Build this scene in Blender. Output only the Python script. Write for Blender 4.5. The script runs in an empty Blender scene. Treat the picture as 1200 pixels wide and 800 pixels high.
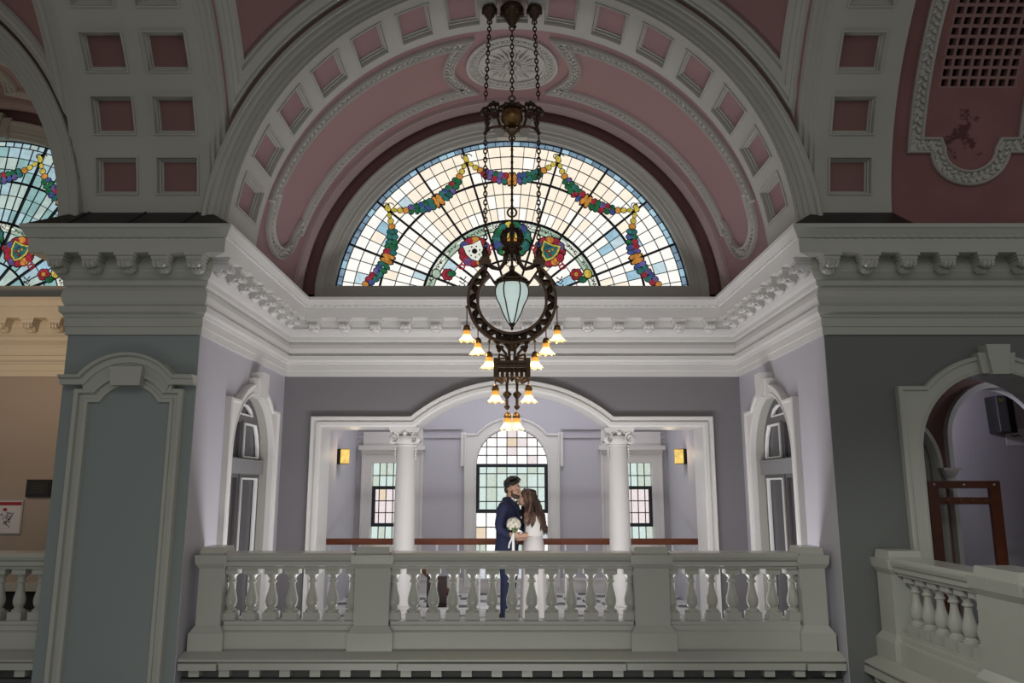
import bpy, bmesh, math, random
from mathutils import Vector, Matrix
from mathutils.geometry import tessellate_polygon
random.seed(7)
C = bpy.context.scene.collection
PI = math.pi
R = math.radians

# ------------------------------------------------------------------ camera, light, exposure
sc = bpy.context.scene
cam_d = bpy.data.cameras.new('camera'); cam = bpy.data.objects.new('camera', cam_d); C.objects.link(cam)
cam.location = (0, 0, 1.65); cam.rotation_euler = (R(90 + 10.6), 0, 0)
cam_d.sensor_width = 36; cam_d.lens = 916 / 1200 * 36; cam_d.clip_end = 200
sc.camera = cam
sc.view_settings.view_transform = 'Standard'; sc.view_settings.look = 'None'
sc.view_settings.gamma = 1; sc.view_settings.use_curve_mapping = False
sc.view_settings.exposure = 0.0
w = bpy.data.worlds.new('hall_daylight'); sc.world = w; w.use_nodes = True
bg = w.node_tree.nodes['Background']; bg.inputs[0].default_value = (0.94, 0.95, 0.91, 1); bg.inputs[1].default_value = 0.225

def area(name, loc, rot, sx, sy, power, col=(1, 1, 1)):
    d = bpy.data.lights.new(name, 'AREA'); d.shape = 'RECTANGLE'; d.size = sx; d.size_y = sy; d.energy = power; d.color = col
    o = bpy.data.objects.new(name, d); C.objects.link(o); o.location = loc; o.rotation_euler = rot; return o
def point(name, loc, power, col=(1, 1, 1), rad=.04):
    d = bpy.data.lights.new(name, 'POINT'); d.energy = power; d.color = col; d.shadow_soft_size = rad
    o = bpy.data.objects.new(name, d); C.objects.link(o); o.location = loc; return o
# a photographer's strobe laid on the balcony floor behind the balustrade, aimed up into the bay
area('strobe_light', (0, 7.85, .12), (R(180 - 14), 0, 0), 4.6, .5, 98, (1.0, .98, 1.0))
# unseen fill light added to brighten the stair room behind the arcade
area('stair_room_fill', (0, 11.8, 3.5), (0, 0, 0), 3.6, 1.4, 42, (.96, .95, 1.0))
# unseen fill added high behind the camera to light the hall
area('hall_fill', (0, -2.5, 7.0), (R(58), 0, 0), 9, 3, 98, (1.0, .98, .93))
up = area('low_front_fill', (-.5, 2.2, -1.3), (R(90 + 20), 0, R(4)), 4.5, 1, 9, (1.0, 1.0, .95)); up.data.spread = R(75)  # unseen fill added low down to lift the balustrade fronts
sd = bpy.data.lights.new('balustrade_spot_fill', 'SPOT'); sd.energy = 520; sd.spot_size = R(29); sd.spot_blend = .8; sd.shadow_soft_size = .15; sd.color = (.97, 1.0, .93)
so = bpy.data.objects.new('balustrade_spot_fill', sd); C.objects.link(so); so.location = (-1.2, .8, 4.6); so.rotation_euler = (Vector((3.3, 6.0, .55)) - Vector(so.location)).to_track_quat('-Z', 'Y').to_euler()  # unseen spot added to brighten the side balustrade
point('left_bay_lamp', (-6.0, 8.0, 3.1), 42, (1, .72, .45), .15)
point('passage_front_fill', (5.9, 8.1, 2.9), 7, (.93, .92, 1.0), .1)  # unseen point light added for the passage cross wall
point('passage_wall_fill', (4.3, 9.15, 2.75), 34, (.84, .87, 1.0), .06)  # unseen light added behind the cross wall to brighten the lilac wall

# ------------------------------------------------------------------ materials
MATS = {}
def mat(name, col, rough=.6, var=.06, scale=3.0, bump=0.0, metal=0.0, bscale=40, spec=.4):
    if name in MATS: return MATS[name]
    m = bpy.data.materials.new(name); m.use_nodes = True; n = m.node_tree.nodes; l = m.node_tree.links
    b = n['Principled BSDF']; b.inputs['Roughness'].default_value = rough; b.inputs['Metallic'].default_value = metal
    b.inputs['Specular IOR Level'].default_value = spec
    tc = n.new('ShaderNodeTexCoord'); nz = n.new('ShaderNodeTexNoise'); nz.inputs['Scale'].default_value = scale; nz.inputs['Detail'].default_value = 5
    l.new(tc.outputs['Object'], nz.inputs['Vector'])
    cr = n.new('ShaderNodeMix'); cr.data_type = 'RGBA'
    cr.inputs[6].default_value = tuple(max(0, c * (1 - var)) for c in col) + (1,)
    cr.inputs[7].default_value = tuple(min(1, c * (1 + var)) for c in col) + (1,)
    l.new(nz.outputs['Fac'], cr.inputs[0]); l.new(cr.outputs[2], b.inputs['Base Color'])
    if bump:
        n2 = n.new('ShaderNodeTexNoise'); n2.inputs['Scale'].default_value = bscale; l.new(tc.outputs['Object'], n2.inputs['Vector'])
        bp = n.new('ShaderNodeBump'); bp.inputs['Strength'].default_value = bump; bp.inputs['Distance'].default_value = .01
        l.new(n2.outputs['Fac'], bp.inputs['Height']); l.new(bp.outputs['Normal'], b.inputs['Normal'])
    MATS[name] = m; return m
def emit(name, col, s=1.0, var=0.0, scale=30):
    if name in MATS: return MATS[name]
    m = bpy.data.materials.new(name); m.use_nodes = True; n = m.node_tree.nodes; l = m.node_tree.links
    for x in list(n): n.remove(x)
    e = n.new('ShaderNodeEmission'); o = n.new('ShaderNodeOutputMaterial'); e.inputs[1].default_value = s; e.inputs[0].default_value = tuple(col) + (1,)
    l.new(e.outputs[0], o.inputs[0])
    if var:
        tc = n.new('ShaderNodeTexCoord'); nz = n.new('ShaderNodeTexNoise'); nz.inputs['Scale'].default_value = scale; nz.inputs['Detail'].default_value = 3; nz.inputs['Distortion'].default_value = 1.5
        l.new(tc.outputs['Object'], nz.inputs['Vector'])
        mx = n.new('ShaderNodeMix'); mx.data_type = 'RGBA'
        mx.inputs[6].default_value = tuple(c * (1 - var) for c in col) + (1,); mx.inputs[7].default_value = tuple(c * (1 + var) for c in col) + (1,)
        mp = n.new('ShaderNodeMapRange'); mp.inputs[1].default_value = .35; mp.inputs[2].default_value = .65
        l.new(nz.outputs['Fac'], mp.inputs[0]); l.new(mp.outputs[0], mx.inputs[0]); l.new(mx.outputs[2], e.inputs[0])
    MATS[name] = m; return m
def srgb(r, g, b):
    f = lambda c: (c / 255) / 12.92 if c < 10 else ((c / 255 + .055) / 1.055) ** 2.4
    return (f(r), f(g), f(b))

TRIM = mat('trim_cream_paint', (.66, .645, .63), .42, .05, 2, .05)
TRIMF = mat('shaded_trim_cream_paint', (.455, .455, .41), .22, .06, 2.5, .06)  # darker copy of the trim cream, with the front faces' shade in its colour
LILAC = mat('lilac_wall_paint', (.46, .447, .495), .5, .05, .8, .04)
TAUPE = mat('shaded_lilac_wall_paint', (.195, .186, .2), .5, .05, .8, .04)  # wall lilac darkened: the back wall's shade is in the colour
TEAL = mat('shaded_pier_wall_paint', (.25, .283, .28), .45, .08, .9, .05)  # pier front: shade and cooler light put into the wall colour
SLATE = mat('shaded_grey_wall_paint', (.15, .157, .152), .45, .08, .9, .05)  # hall wall front: its shade is put into the colour
PINK = mat('rose_vault_paint', (.31, .185, .187), .6, .06, 1.2, .05)
PINKD = mat('deep_rose_paint', (.22, .112, .105), .6, .10, 1.6, .08)
PLAST = mat('ornament_plaster', (.47, .455, .42), .55, .10, 9, .1)
ARCHP = mat('arch_grey_cream_paint', (.40, .395, .36), .5, .07, 2, .05)
BROWNW = mat('tan_wall_paint', (.36, .30, .26), .55, .06, 1, .04)
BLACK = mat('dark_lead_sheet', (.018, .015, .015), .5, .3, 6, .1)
DARK = mat('dark_recess', (.02, .02, .02), .7)
GRILLE = mat('grille_dark', (.03, .012, .01), .8)
BRONZE = mat('dark_bronze', (.075, .045, .028), .38, .4, 14, .2, .65)
BRONZ2 = mat('gilt_bronze', (.22, .13, .05), .35, .3, 14, .2, .8)
LEAD = mat('lead_came', (.012, .016, .025), .5)
WOOD = mat('mahogany', (.16, .045, .02), .3, .35, 12, .05)
MARBLE = mat('pale_floor_marble', (.62, .62, .62), .25, .15, 2)
FLOORD = mat('dark_floor_tile', (.06, .06, .065), .3, .2, 2)
BRASS = mat('brass', (.55, .38, .12), .3, .2, 5, 0, .8)
SMOKE = mat('smoked_door_panel', (.045, .044, .052), .25, .1, 1)
DOORP = mat('grey_door_paint', (.11, .105, .105), .4, .06, 1)
WHITE = mat('white_gloss_paint', (.72, .71, .72), .3, .03, 1)

# ------------------------------------------------------------------ mesh tools
class MB:
    def __init__(s): s.v = []; s.f = []; s.m = []
    def add(s, vs, fs, mi=0):
        o = len(s.v); s.v += [tuple(p) for p in vs]
        for f in fs: s.f.append(tuple(i + o for i in f)); s.m.append(mi)
    def box(s, x0, x1, y0, y1, z0, z1, mi=0, map=None):
        vs = [(x, y, z) for x in (x0, x1) for y in (y0, y1) for z in (z0, z1)]
        if map: vs = [map(*p) for p in vs]
        s.add(vs, [(0, 1, 3, 2), (4, 6, 7, 5), (0, 4, 5, 1), (2, 3, 7, 6), (0, 2, 6, 4), (1, 5, 7, 3)], mi)
    def frustum(s, a, b, mi=0):   # two rectangles (x0,x1,y0,y1,z)
        q = lambda r: [(r[0], r[2], r[4]), (r[1], r[2], r[4]), (r[1], r[3], r[4]), (r[0], r[3], r[4])]
        s.add(q(a) + q(b), [(0, 3, 2, 1), (4, 5, 6, 7)] + [(i, (i + 1) % 4, 4 + (i + 1) % 4, 4 + i) for i in range(4)], mi)
    def lathe(s, prof, cx=0, cy=0, n=16, mi=0, z0=0, M=None):
        vs = []; fs = []
        for r, z in prof:
            for k in range(n):
                a = 2 * PI * k / n; p = Vector((cx + r * math.cos(a), cy + r * math.sin(a), z + z0)); vs.append(M @ p if M else p)
        m = len(prof)
        for i in range(m - 1):
            for k in range(n): fs.append((i * n + k, i * n + (k + 1) % n, (i + 1) * n + (k + 1) % n, (i + 1) * n + k))
        fs.append(tuple(range(n))[::-1]); fs.append(tuple((m - 1) * n + k for k in range(n)))
        s.add(vs, fs, mi)
    def tube(s, pts, r, n=8, mi=0, closed=False, flat=1.0):
        pts = [Vector(p) for p in pts]; m = len(pts); rr = r if isinstance(r, (list, tuple)) else [r] * m
        vs = []; fs = []; ref = None
        for i in range(m):
            t = (pts[(i + 1) % m] - pts[i - 1]) if closed else (pts[min(i + 1, m - 1)] - pts[max(i - 1, 0)])
            if t.length < 1e-9: t = Vector((0, 0, 1))
            t.normalize()
            if ref is None: ref = Vector((0, 1, 0)) if abs(t.y) < .9 else Vector((1, 0, 0))
            a = (ref - t * ref.dot(t))
            if a.length < 1e-6: a = t.orthogonal()
            a.normalize(); b = t.cross(a); ref = a
            for k in range(n):
                an = 2 * PI * k / n; vs.append(pts[i] + a * math.cos(an) * rr[i] * flat + b * math.sin(an) * rr[i])
        for i in range(m if closed else m - 1):
            j = (i + 1) % m
            for k in range(n): fs.append((i * n + k, i * n + (k + 1) % n, j * n + (k + 1) % n, j * n + k))
        if not closed: fs.append(tuple(range(n))[::-1]); fs.append(tuple((m - 1) * n + k for k in range(n)))
        s.add(vs, fs, mi)
    def ball(s, c, r, n=10, mi=0, M=None):
        rx, ry, rz = r if isinstance(r, (list, tuple)) else (r, r, r); h = max(4, n // 2 + 1)
        vs = [(0, 0, -1)]; fs = []
        for i in range(1, h):
            a = -PI / 2 + PI * i / h
            for k in range(n): vs.append((math.cos(a) * math.cos(2 * PI * k / n), math.cos(a) * math.sin(2 * PI * k / n), math.sin(a)))
        vs.append((0, 0, 1))
        for k in range(n): fs.append((0, 1 + (k + 1) % n, 1 + k))
        for i in range(h - 2):
            for k in range(n): fs.append((1 + i * n + k, 1 + i * n + (k + 1) % n, 1 + (i + 1) * n + (k + 1) % n, 1 + (i + 1) * n + k))
        for k in range(n): fs.append((1 + (h - 2) * n + k, 1 + (h - 2) * n + (k + 1) % n, len(vs) - 1))
        out = []
        for p in vs:
            q = Vector((p[0] * rx, p[1] * ry, p[2] * rz))
            if M: q = M @ q
            out.append(q + Vector(c))
        s.add(out, fs, mi)
    def loft(s, rings, n=20, mi=0, power=2.0):   # rings: (cx,cy,cz,rx,ry[,yaw[,tilt]])
        vs = []; fs = []
        for g in rings:
            cx, cy, cz, rx, ry = g[:5]; yaw = g[5] if len(g) > 5 else 0; tl = g[6] if len(g) > 6 else 0
            for k in range(n):
                a = 2 * PI * k / n; ca, sa = math.cos(a), math.sin(a)
                x = rx * math.copysign(abs(ca) ** (2 / power), ca); y = ry * math.copysign(abs(sa) ** (2 / power), sa)
                vs.append((cx + x * math.cos(yaw) - y * math.sin(yaw), cy + x * math.sin(yaw) + y * math.cos(yaw), cz + tl * x))
        m = len(rings)
        for i in range(m - 1):
            for k in range(n): fs.append((i * n + k, i * n + (k + 1) % n, (i + 1) * n + (k + 1) % n, (i + 1) * n + k))
        fs.append(tuple(range(n))[::-1]); fs.append(tuple((m - 1) * n + k for k in range(n)))
        s.add(vs, fs, mi)
    def sweep(s, path, prof, map, mi=0, closed=False, cap=True, pclosed=False, segs=None):
        # path (u,v); prof (a,b): a to the left of the path, b out of the plane; mitred
        n = len(path); m = len(prof); vs = []; fs = []
        for i in range(n):
            p = Vector(path[i])
            d0 = (p - Vector(path[i - 1])) if (i > 0 or closed) else None
            d1 = (Vector(path[(i + 1) % n]) - p) if (i < n - 1 or closed) else None
            if d0 is None: d0 = d1
            if d1 is None: d1 = d0
            d0 = d0.normalized(); d1 = d1.normalized()
            n0 = Vector((-d0.y, d0.x)); n1 = Vector((-d1.y, d1.x)); k = n0 + n1
            k = k / max(.15, 1 + n0.dot(n1))
            for a, b in prof: vs.append(map(p.x + k.x * a, p.y + k.y * a, b))
        for i in range(n if closed else n - 1):
            j = (i + 1) % n
            if segs is not None and i not in segs: continue
            for k in range(m if pclosed else m - 1):
                q = (k + 1) % m; fs.append((i * m + k, j * m + k, j * m + q, i * m + q))
        if cap and not closed and segs is None: fs.append(tuple(range(m))); fs.append(tuple((n - 1) * m + k for k in range(m))[::-1])
        s.add(vs, fs, mi)
    def slab(s, outer, holes, map, w0, w1, mi=0, mh=None):
        # flat plate with holes; plane coordinates (u,v), from depth w0 (face) to w1
        loops = [outer] + list(holes); flat = [p for lp in loops for p in lp]
        tr = tessellate_polygon([[Vector((p[0], p[1], 0)) for p in lp] for lp in loops])
        n = len(flat)
        s.add([map(p[0], p[1], w0) for p in flat] + [map(p[0], p[1], w1) for p in flat],
              [tuple(t) for t in tr] + [tuple(i + n for i in t)[::-1] for t in tr], mi)
        for li, lp in enumerate(loops):
            k = len(lp)
            s.add([map(p[0], p[1], w0) for p in lp] + [map(p[0], p[1], w1) for p in lp],
                  [(i, (i + 1) % k, k + (i + 1) % k, k + i) for i in range(k)], mi if (li == 0 or mh is None) else mh)
    def build(s, name, mats, parent=None, smooth=False, recalc=True, angle=35):
        me = bpy.data.meshes.new(name); me.from_pydata(s.v, [], s.f)
        for m in (mats if isinstance(mats, (list, tuple)) else [mats]): me.materials.append(m)
        me.polygons.foreach_set('material_index', s.m)
        if recalc:
            bm = bmesh.new(); bm.from_mesh(me); bmesh.ops.remove_doubles(bm, verts=bm.verts, dist=1e-5)
            bmesh.ops.recalc_face_normals(bm, faces=bm.faces); bm.to_mesh(me); bm.free()
        if smooth:
            me.polygons.foreach_set('use_smooth', [True] * len(me.polygons))
            me.set_sharp_from_angle(angle=R(angle))
        o = bpy.data.objects.new(name, me); C.objects.link(o)
        if parent: o.parent = parent
        return o
def tag(o, label=None, cat=None, group=None, kind=None):
    if label: o['label'] = label
    if cat: o['category'] = cat
    if group: o['group'] = group
    if kind: o['kind'] = kind
    return o
def struct(o, label, cat): return tag(o, label, cat, None, 'structure')
def empty(name, loc=(0, 0, 0), rz=0):
    o = bpy.data.objects.new(name, None); C.objects.link(o); o.location = loc; o.rotation_euler = (0, 0, rz); o.empty_display_size = .1; return o
def clone(o, parent=None):
    c = o.copy(); C.objects.link(c); c.parent = parent
    for k in ('label', 'category', 'group', 'kind'): pass
    return c
def clone_tree(o, parent=None):
    c = clone(o, parent)
    for ch in list(o.children): clone_tree(ch, c)
    return c
def arc(cx, cy, r, a0, a1, n=24):
    return [(cx + r * math.cos(R(a0 + (a1 - a0) * i / n)), cy + r * math.sin(R(a0 + (a1 - a0) * i / n))) for i in range(n + 1)]
def face_y(y0): return lambda u, v, w: (u, y0 - w, v)         # wall facing the hall
def face_xp(x0): return lambda u, v, w: (x0 + w, u, v)        # wall facing +X
def face_xm(x0): return lambda u, v, w: (x0 - w, u, v)        # wall facing -X
flat = lambda u, v, w: (u, v, w)

# ------------------------------------------------------------------ key dimensions
YF, YB = 7.05, 9.80          # pier faces, back wall of the bay
HW = 2.87                    # half width of the bay
PW = 1.21                    # width of the pier
BX = -(HW + PW + HW)         # centre of the next bay to the left
ZS = 3.94                    # springing of the vaults
RA = 2.68                    # radius of the coffered arch
RV = 2.76                    # radius of the bay vault
YC = YF - HW                 # centre of the hall bay
ZB = -4.2                    # hall floor
ZC = 3.03                    # underside of the entablature

# ------------------------------------------------------------------ floors and walls
m = MB(); m.box(-12, 10, -1, YF + .2, ZB - .1, ZB); struct(m.build('floor', FLOORD), 'dark hall floor a storey below the balcony', 'floor')
m = MB()
m.box(-HW, HW, YF + .14, 13.2, -.25, 0)
N = 22; xs = [-HW + 2 * HW * i / N for i in range(N + 1)]
tile = 2 * HW / N
for j in range(int((13 - YF) / tile)):
    for i in range(N):
        x0, y0 = xs[i], YF + .2 + j * tile
        m.box(x0 + .004, x0 + tile - .004, y0 + .004, y0 + tile - .004, 0, .004, 1 if (i + j) % 3 == 0 else 2)
struct(m.build('floor.001', [MARBLE, FLOORD, MARBLE]), 'pale balcony floor laid with some dark tiles', 'floor')
m = MB(); m.box(BX - HW, BX + HW, YF + .14, YB, -.25, 0); struct(m.build('floor.002', FLOORD), 'dark floor of the next bay', 'floor')
m = MB(); m.box(HW + .16, 8, 1, YF, -.25, 0.0); m.box(HW + .43, 8, YF, 10, -.25, 0); struct(m.build('floor.003', FLOORD), 'gallery floor behind the side balustrade', 'floor')

def side_hole(c): # arched opening, half width .68, crown 2.66
    return [(c - .68, .01)] + arc(c, 1.98, .68, 180, 0, 24) + [(c + .68, .01)]
YD = 8.63
# recess side walls with the arched doors
m = MB(); m.slab([(YF + .3, 0), (YB, 0), (YB, 4.1), (YF + .3, 4.1)], [side_hole(YD)], face_xp(-HW), 0, -.5, 0, 1)
struct(m.build('wall_left', [LILAC, ARCHP]), 'lilac side wall of the balcony bay with arched door', 'wall')
m = MB(); m.slab([(YF + .3, 0), (YB, 0), (YB, 4.1), (YF + .3, 4.1)], [side_hole(YD)], face_xm(HW), 0, -.5, 0, 1)
struct(m.build('wall_right', [LILAC, ARCHP]), 'lilac side wall opposite, with arched door beside the grey wall', 'wall')
# piers (outer skin darkened for the shaded front, return lilac)
m = MB(); m.box(-HW - PW, -HW, YF, YF + .3, ZB, 4.2, 0); m.box(-HW - .01, -HW + .006, YF + .002, YF + .5, -.5, 4.1, 1)
m.box(-HW - PW, -HW - PW + .35, YF + .3, YB, ZB, 4.2, 2)
struct(m.build('wall_front_left', [TEAL, LILAC, BROWNW]), 'broad grey teal pier with a blind arched panel', 'wall')
AX = 4.37
m = MB(); m.slab([(HW, ZB), (8, ZB), (8, 4.1), (HW, 4.1)], [[(AX - .72, .01)] + arc(AX, 1.96, .72, 180, 0, 24) + [(AX + .72, .01)]], face_y(YF), 0, -.43, 0, 1)
m.box(HW - .006, HW + .01, YF + .002, YF + .5, -.5, 4.1, 2)
struct(m.build('wall_front_right', [SLATE, TRIMF, LILAC]), 'grey hall wall with an arched opening beside the balcony', 'wall')
# back wall of the bay with the three-light arcade
SR = (1.22 ** 2 + .46 ** 2) / (2 * .46); SC = 2.86 - SR; sa = math.degrees(math.asin(1.22 / SR))
serl = [(-2.38, 0.0), (-2.38, 2.40)] + arc(0, SC, SR, 90 + sa, 90 - sa, 32) + [(2.38, 2.40), (2.38, 0.0)]
serl_h = [(-2.38, 0.01)] + serl[1:-1] + [(2.38, 0.01)]
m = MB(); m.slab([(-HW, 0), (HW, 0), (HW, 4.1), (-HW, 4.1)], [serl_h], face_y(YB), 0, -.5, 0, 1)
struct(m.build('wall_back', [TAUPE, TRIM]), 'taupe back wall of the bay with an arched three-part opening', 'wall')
m = MB(); m.box(BX - HW, BX + HW, YB, YB + .3, ZB, 4.1); struct(m.build('wall_back_left', BROWNW), 'tan back wall of the next bay', 'wall')
# stair room
ZR = 3.7
m = MB(); m.box(-2.75, -2.55, YB + .5, 13.2, 0, ZR); struct(m.build('wall_stair_left', LILAC), 'lilac stair room wall carrying a sconce, left of the columns', 'wall')
m = MB(); m.box(2.55, 2.75, YB + .5, 13.2, 0, ZR); struct(m.build('wall_stair_right', LILAC), 'lilac stair room wall carrying a sconce, right of the columns', 'wall')
m = MB(); m.box(-2.75, 2.75, YB + .5, 13.3, ZR, ZR + .1); struct(m.build('ceiling', TRIM), 'plain ceiling of the stair room', 'ceiling')
YR = 13.0
cwin = [(-.59, .2), (-.59, 2.03)] + arc(0, 2.03, .59, 180, 0, 24)[1:-1] + [(.59, 2.03), (.59, .2)]
def swin(sx): 
    a, b = sorted((sx * 2.30, sx * 1.62)); return [(a, .2), (a, 2.06), (b, 2.06), (b, .2)]
m = MB(); m.slab([(-2.75, 0), (2.75, 0), (2.75, ZR), (-2.75, ZR)], [cwin, swin(-1), swin(1)], face_y(YR), 0, -.3, 0, 1)
struct(m.build('wall_stair_back', [LILAC, TRIM]), 'lilac stair room wall with three leaded windows', 'wall')

# ------------------------------------------------------------------ entablature
ENT = [(.0, ZC), (.022, ZC), (.022, 3.10), (.03, 3.105), (.03, 3.185), (.04, 3.19), (.045, 3.21), (.07, 3.235), (.075, 3.285), (.04, 3.30),
       (.055, 3.33), (.068, 3.38), (.06, 3.43), (.035, 3.47), (.06, 3.485), (.065, 3.53), (.09, 3.55), (.12, 3.60), (.125, 3.625), (.115, 3.63),
       (.115, 3.73), (.28, 3.735), (.285, 3.865), (.30, 3.87), (.305, 3.885), (.335, 3.94), (.345, 3.95), (.345, 3.985), (0, 4.03)]
def modillion_mesh():
    m = MB()
    m.box(-.09, .09, .0, .165, .075, .1)
    m.box(-.075, .075, .0, .15, .045, .078)
    n = 10; side = []
    pr = [(.0, -.01), (.03, -.035), (.07, -.03), (.09, -.005), (.135, -.012), (.15, .015), (.145, .045), (0, .045)]
    vs = [(-.065, y, z) for y, z in pr] + [(.065, y, z) for y, z in pr]; k = len(pr)
    m.add(vs, [tuple(range(k)), tuple(range(k, 2 * k))[::-1]] + [(i, (i + 1) % k, k + (i + 1) % k, k + i) for i in range(k)])
    m.ball((0, .045, -.03), (.07, .05, .045), 8); m.ball((0, .125, .005), (.068, .04, .04), 8)
    for i in range(3): m.ball(((i - 1) * .038, .155, .0), (.018, .02, .034), 6)
    for i in range(3): m.ball(((i - 1) * .03, .075, -.034), (.015, .03, .014), 6)
    me = m.build('modillion', TRIM); d = me.data; bpy.data.objects.remove(me); return d
MODM = modillion_mesh(); MODF = MODM.copy(); MODF.materials[0] = TRIMF
MODT = MODM.copy()
def bead_run(m, p0, p1, off, z, nrm, mi=0):
    L = (Vector(p1) - Vector(p0)).length; n = int(L / .085); d = (Vector(p1) - Vector(p0)) / max(1, n)
    yaw = math.atan2(d.y, d.x)
    for i in range(n):
        c = Vector(p0) + d * (i + .5) + Vector(nrm) * off
        M = Matrix.Rotation(yaw, 3, 'Z')
        m.ball((c.x, c.y, z), (.034, .012, .012), 6, mi, M)
def entab(name, label, path, material, mdata, mods, segs=None):
    # mods: list of (point0, point1, normal, n)
    m = MB(); m.sweep(path, ENT, flat, 0, False, True, False, segs)
    for (p0, p1, nr, n) in mods:
        q0 = Vector(p0) + (Vector(p1) - Vector(p0)).normalized() * .2; q1 = Vector(p1) - (Vector(p1) - Vector(p0)).normalized() * .2
        bead_run(m, q0, q1, .038, 3.21, nr); bead_run(m, p0, p1, .30, 3.875, nr)
    o = struct(m.build(name, material), label, 'cornice')
    for (p0, p1, nr, n) in mods:
        p0, p1, nr_ = Vector(p0), Vector(p1), Vector(nr)
        for i in range(n):
            c = p0 + (p1 - p0) * ((i + .5) / n) + nr_ * .115
            q = bpy.data.objects.new('modillion', mdata); C.objects.link(q); q.parent = o
            q.location = (c.x, c.y, 3.635); q.rotation_euler = (0, 0, math.atan2(nr_.y, nr_.x) - PI / 2)
    return o
# directions: offset is to the left of the path, so every path runs with the room on its left
entab('trim_1', 'bracketed white cornice along the back wall under the lunette', [(HW, YB), (-HW, YB)], TRIM, MODM, [((HW - .2, YB), (-HW + .2, YB), (0, -1), 14)])
entab('trim_2', 'bracketed white cornice on the side wall next to the teal pier', [(-HW, YB), (-HW, YF), (-HW - PW, YF)], TRIM, MODM, [((-HW, YB - .3), (-HW, YF - .2), (1, 0), 8)], {0})
entab('trim_3', 'bracketed white cornice on the side wall next to the grey wall', [(8, YF), (HW, YF), (HW, YB)], TRIM, MODM, [((HW, YF - .2), (HW, YB - .3), (-1, 0), 8)], {1})
entab('trim_4', 'bracketed grey cornice capping the teal pier', [(-HW, YB), (-HW, YF), (-HW - PW, YF), (-HW - PW, YB)], TRIMF, MODF,
      [((-HW + .16, YF), (-HW - PW - .2, YF), (0, -1), 5)], {1, 2})
entab('trim_5', 'long bracketed grey cornice over the arched opening', [(8, YF), (HW, YF), (HW, YB)], TRIMF, MODF, [((7.95, YF), (HW - .16, YF), (0, -1), 15)], {0})
entab('trim_6', 'bracketed tan cornice of the next bay', [(BX + HW, YB), (BX - HW, YB)], mat('warm_lit_trim_paint', (.60, .54, .45), .45, .05, 2, .05), MODT, [((BX + HW - .1, YB), (BX - HW + .2, YB), (0, -1), 16)])  # trim cream tinted as if under warm lamplight
MODT.materials[0] = MATS['warm_lit_trim_paint']
# lead weathering over the cornices
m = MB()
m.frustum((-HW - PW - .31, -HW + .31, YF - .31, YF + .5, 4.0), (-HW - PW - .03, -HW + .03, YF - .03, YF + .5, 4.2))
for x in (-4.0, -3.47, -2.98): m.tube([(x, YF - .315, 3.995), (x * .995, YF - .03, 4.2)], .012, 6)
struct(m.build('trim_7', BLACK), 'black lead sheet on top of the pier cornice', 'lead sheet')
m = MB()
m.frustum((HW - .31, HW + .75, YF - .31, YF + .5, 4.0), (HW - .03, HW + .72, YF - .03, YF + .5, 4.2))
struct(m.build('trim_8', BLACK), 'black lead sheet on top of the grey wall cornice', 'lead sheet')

# ------------------------------------------------------------------ coffered arches and vaults
def cyl_y(cx, cz, r, s=1): # u = arc length from +X springing, v = Y, w = towards the axis
    return lambda u, v, w: (cx + (r - w) * math.cos(u / r), v, cz + (r - w) * math.sin(u / r))
def cyl_x(cy, cz, r):      # u = arc length from the wall springing, v = X
    return lambda u, v, w: (v, cy + (r - w) * math.cos(u / r), cz + (r - w) * math.sin(u / r))
def frange(a, b, step):
    n = max(1, int(math.ceil((b - a) / step))); return [a + (b - a) * i / n for i in range(n + 1)]
STEPS = [(0, 0), (0, .012), (.014, .014), (.02, 0), (.022, -.03), (.034, -.034), (.038, -.055), (.048, -.06), (.05, -.075)]
def coffered(m, map, u0, u1, v0, v1, cof_u, cof_v, step=.12):
    ub = [u0]; 
    for a, b in cof_u: ub += [a, b]
    ub.append(u1)
    vb = [v0]
    for a, b in cof_v: vb += [a, b]
    vb.append(v1)
    for i in range(len(ub) - 1):
        for j in range(len(vb) - 1):
            ua, uc, va, vc = ub[i], ub[i + 1], vb[j], vb[j + 1]
            us = frange(ua, uc, step)
            if i % 2 and j % 2:
                lo = []
                for ins, ww in STEPS:
                    ring = [(u, va + ins) for u in [ua + ins + (uc - ua - 2 * ins) * t / 4 for t in range(5)]] + [(u, vc - ins) for u in [uc - ins - (uc - ua - 2 * ins) * t / 4 for t in range(5)]]
                    lo.append([map(u, v, ww) for u, v in ring])
                k = len(lo[0]); vs = [p for r_ in lo for p in r_]; fs = []
                for q in range(len(lo) - 1):
                    for t in range(k): fs.append((q * k + t, q * k + (t + 1) % k, (q + 1) * k + (t + 1) % k, (q + 1) * k + t))
                m.add(vs, fs, 0)
                L = (len(lo) - 1) * k
                m.add(lo[-1], [(t, t + 1, 8 - t, 9 - t) for t in range(4)], 1)
            else:
                for a, b in zip(us[:-1], us[1:]):
                    m.add([map(a, va, 0), map(b, va, 0), map(b, vc, 0), map(a, vc, 0)], [(0, 1, 2, 3)], 0)
ARV = [(0, 0), (0, .03), (.03, .03), (.035, .045), (.075, .045), (.08, .06), (.12, .06), (.13, .075), (.155, .085), (.175, .085), (.185, .11), (.215, .115), (.23, .10), (.235, -.05), (0, -.05)]
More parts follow.
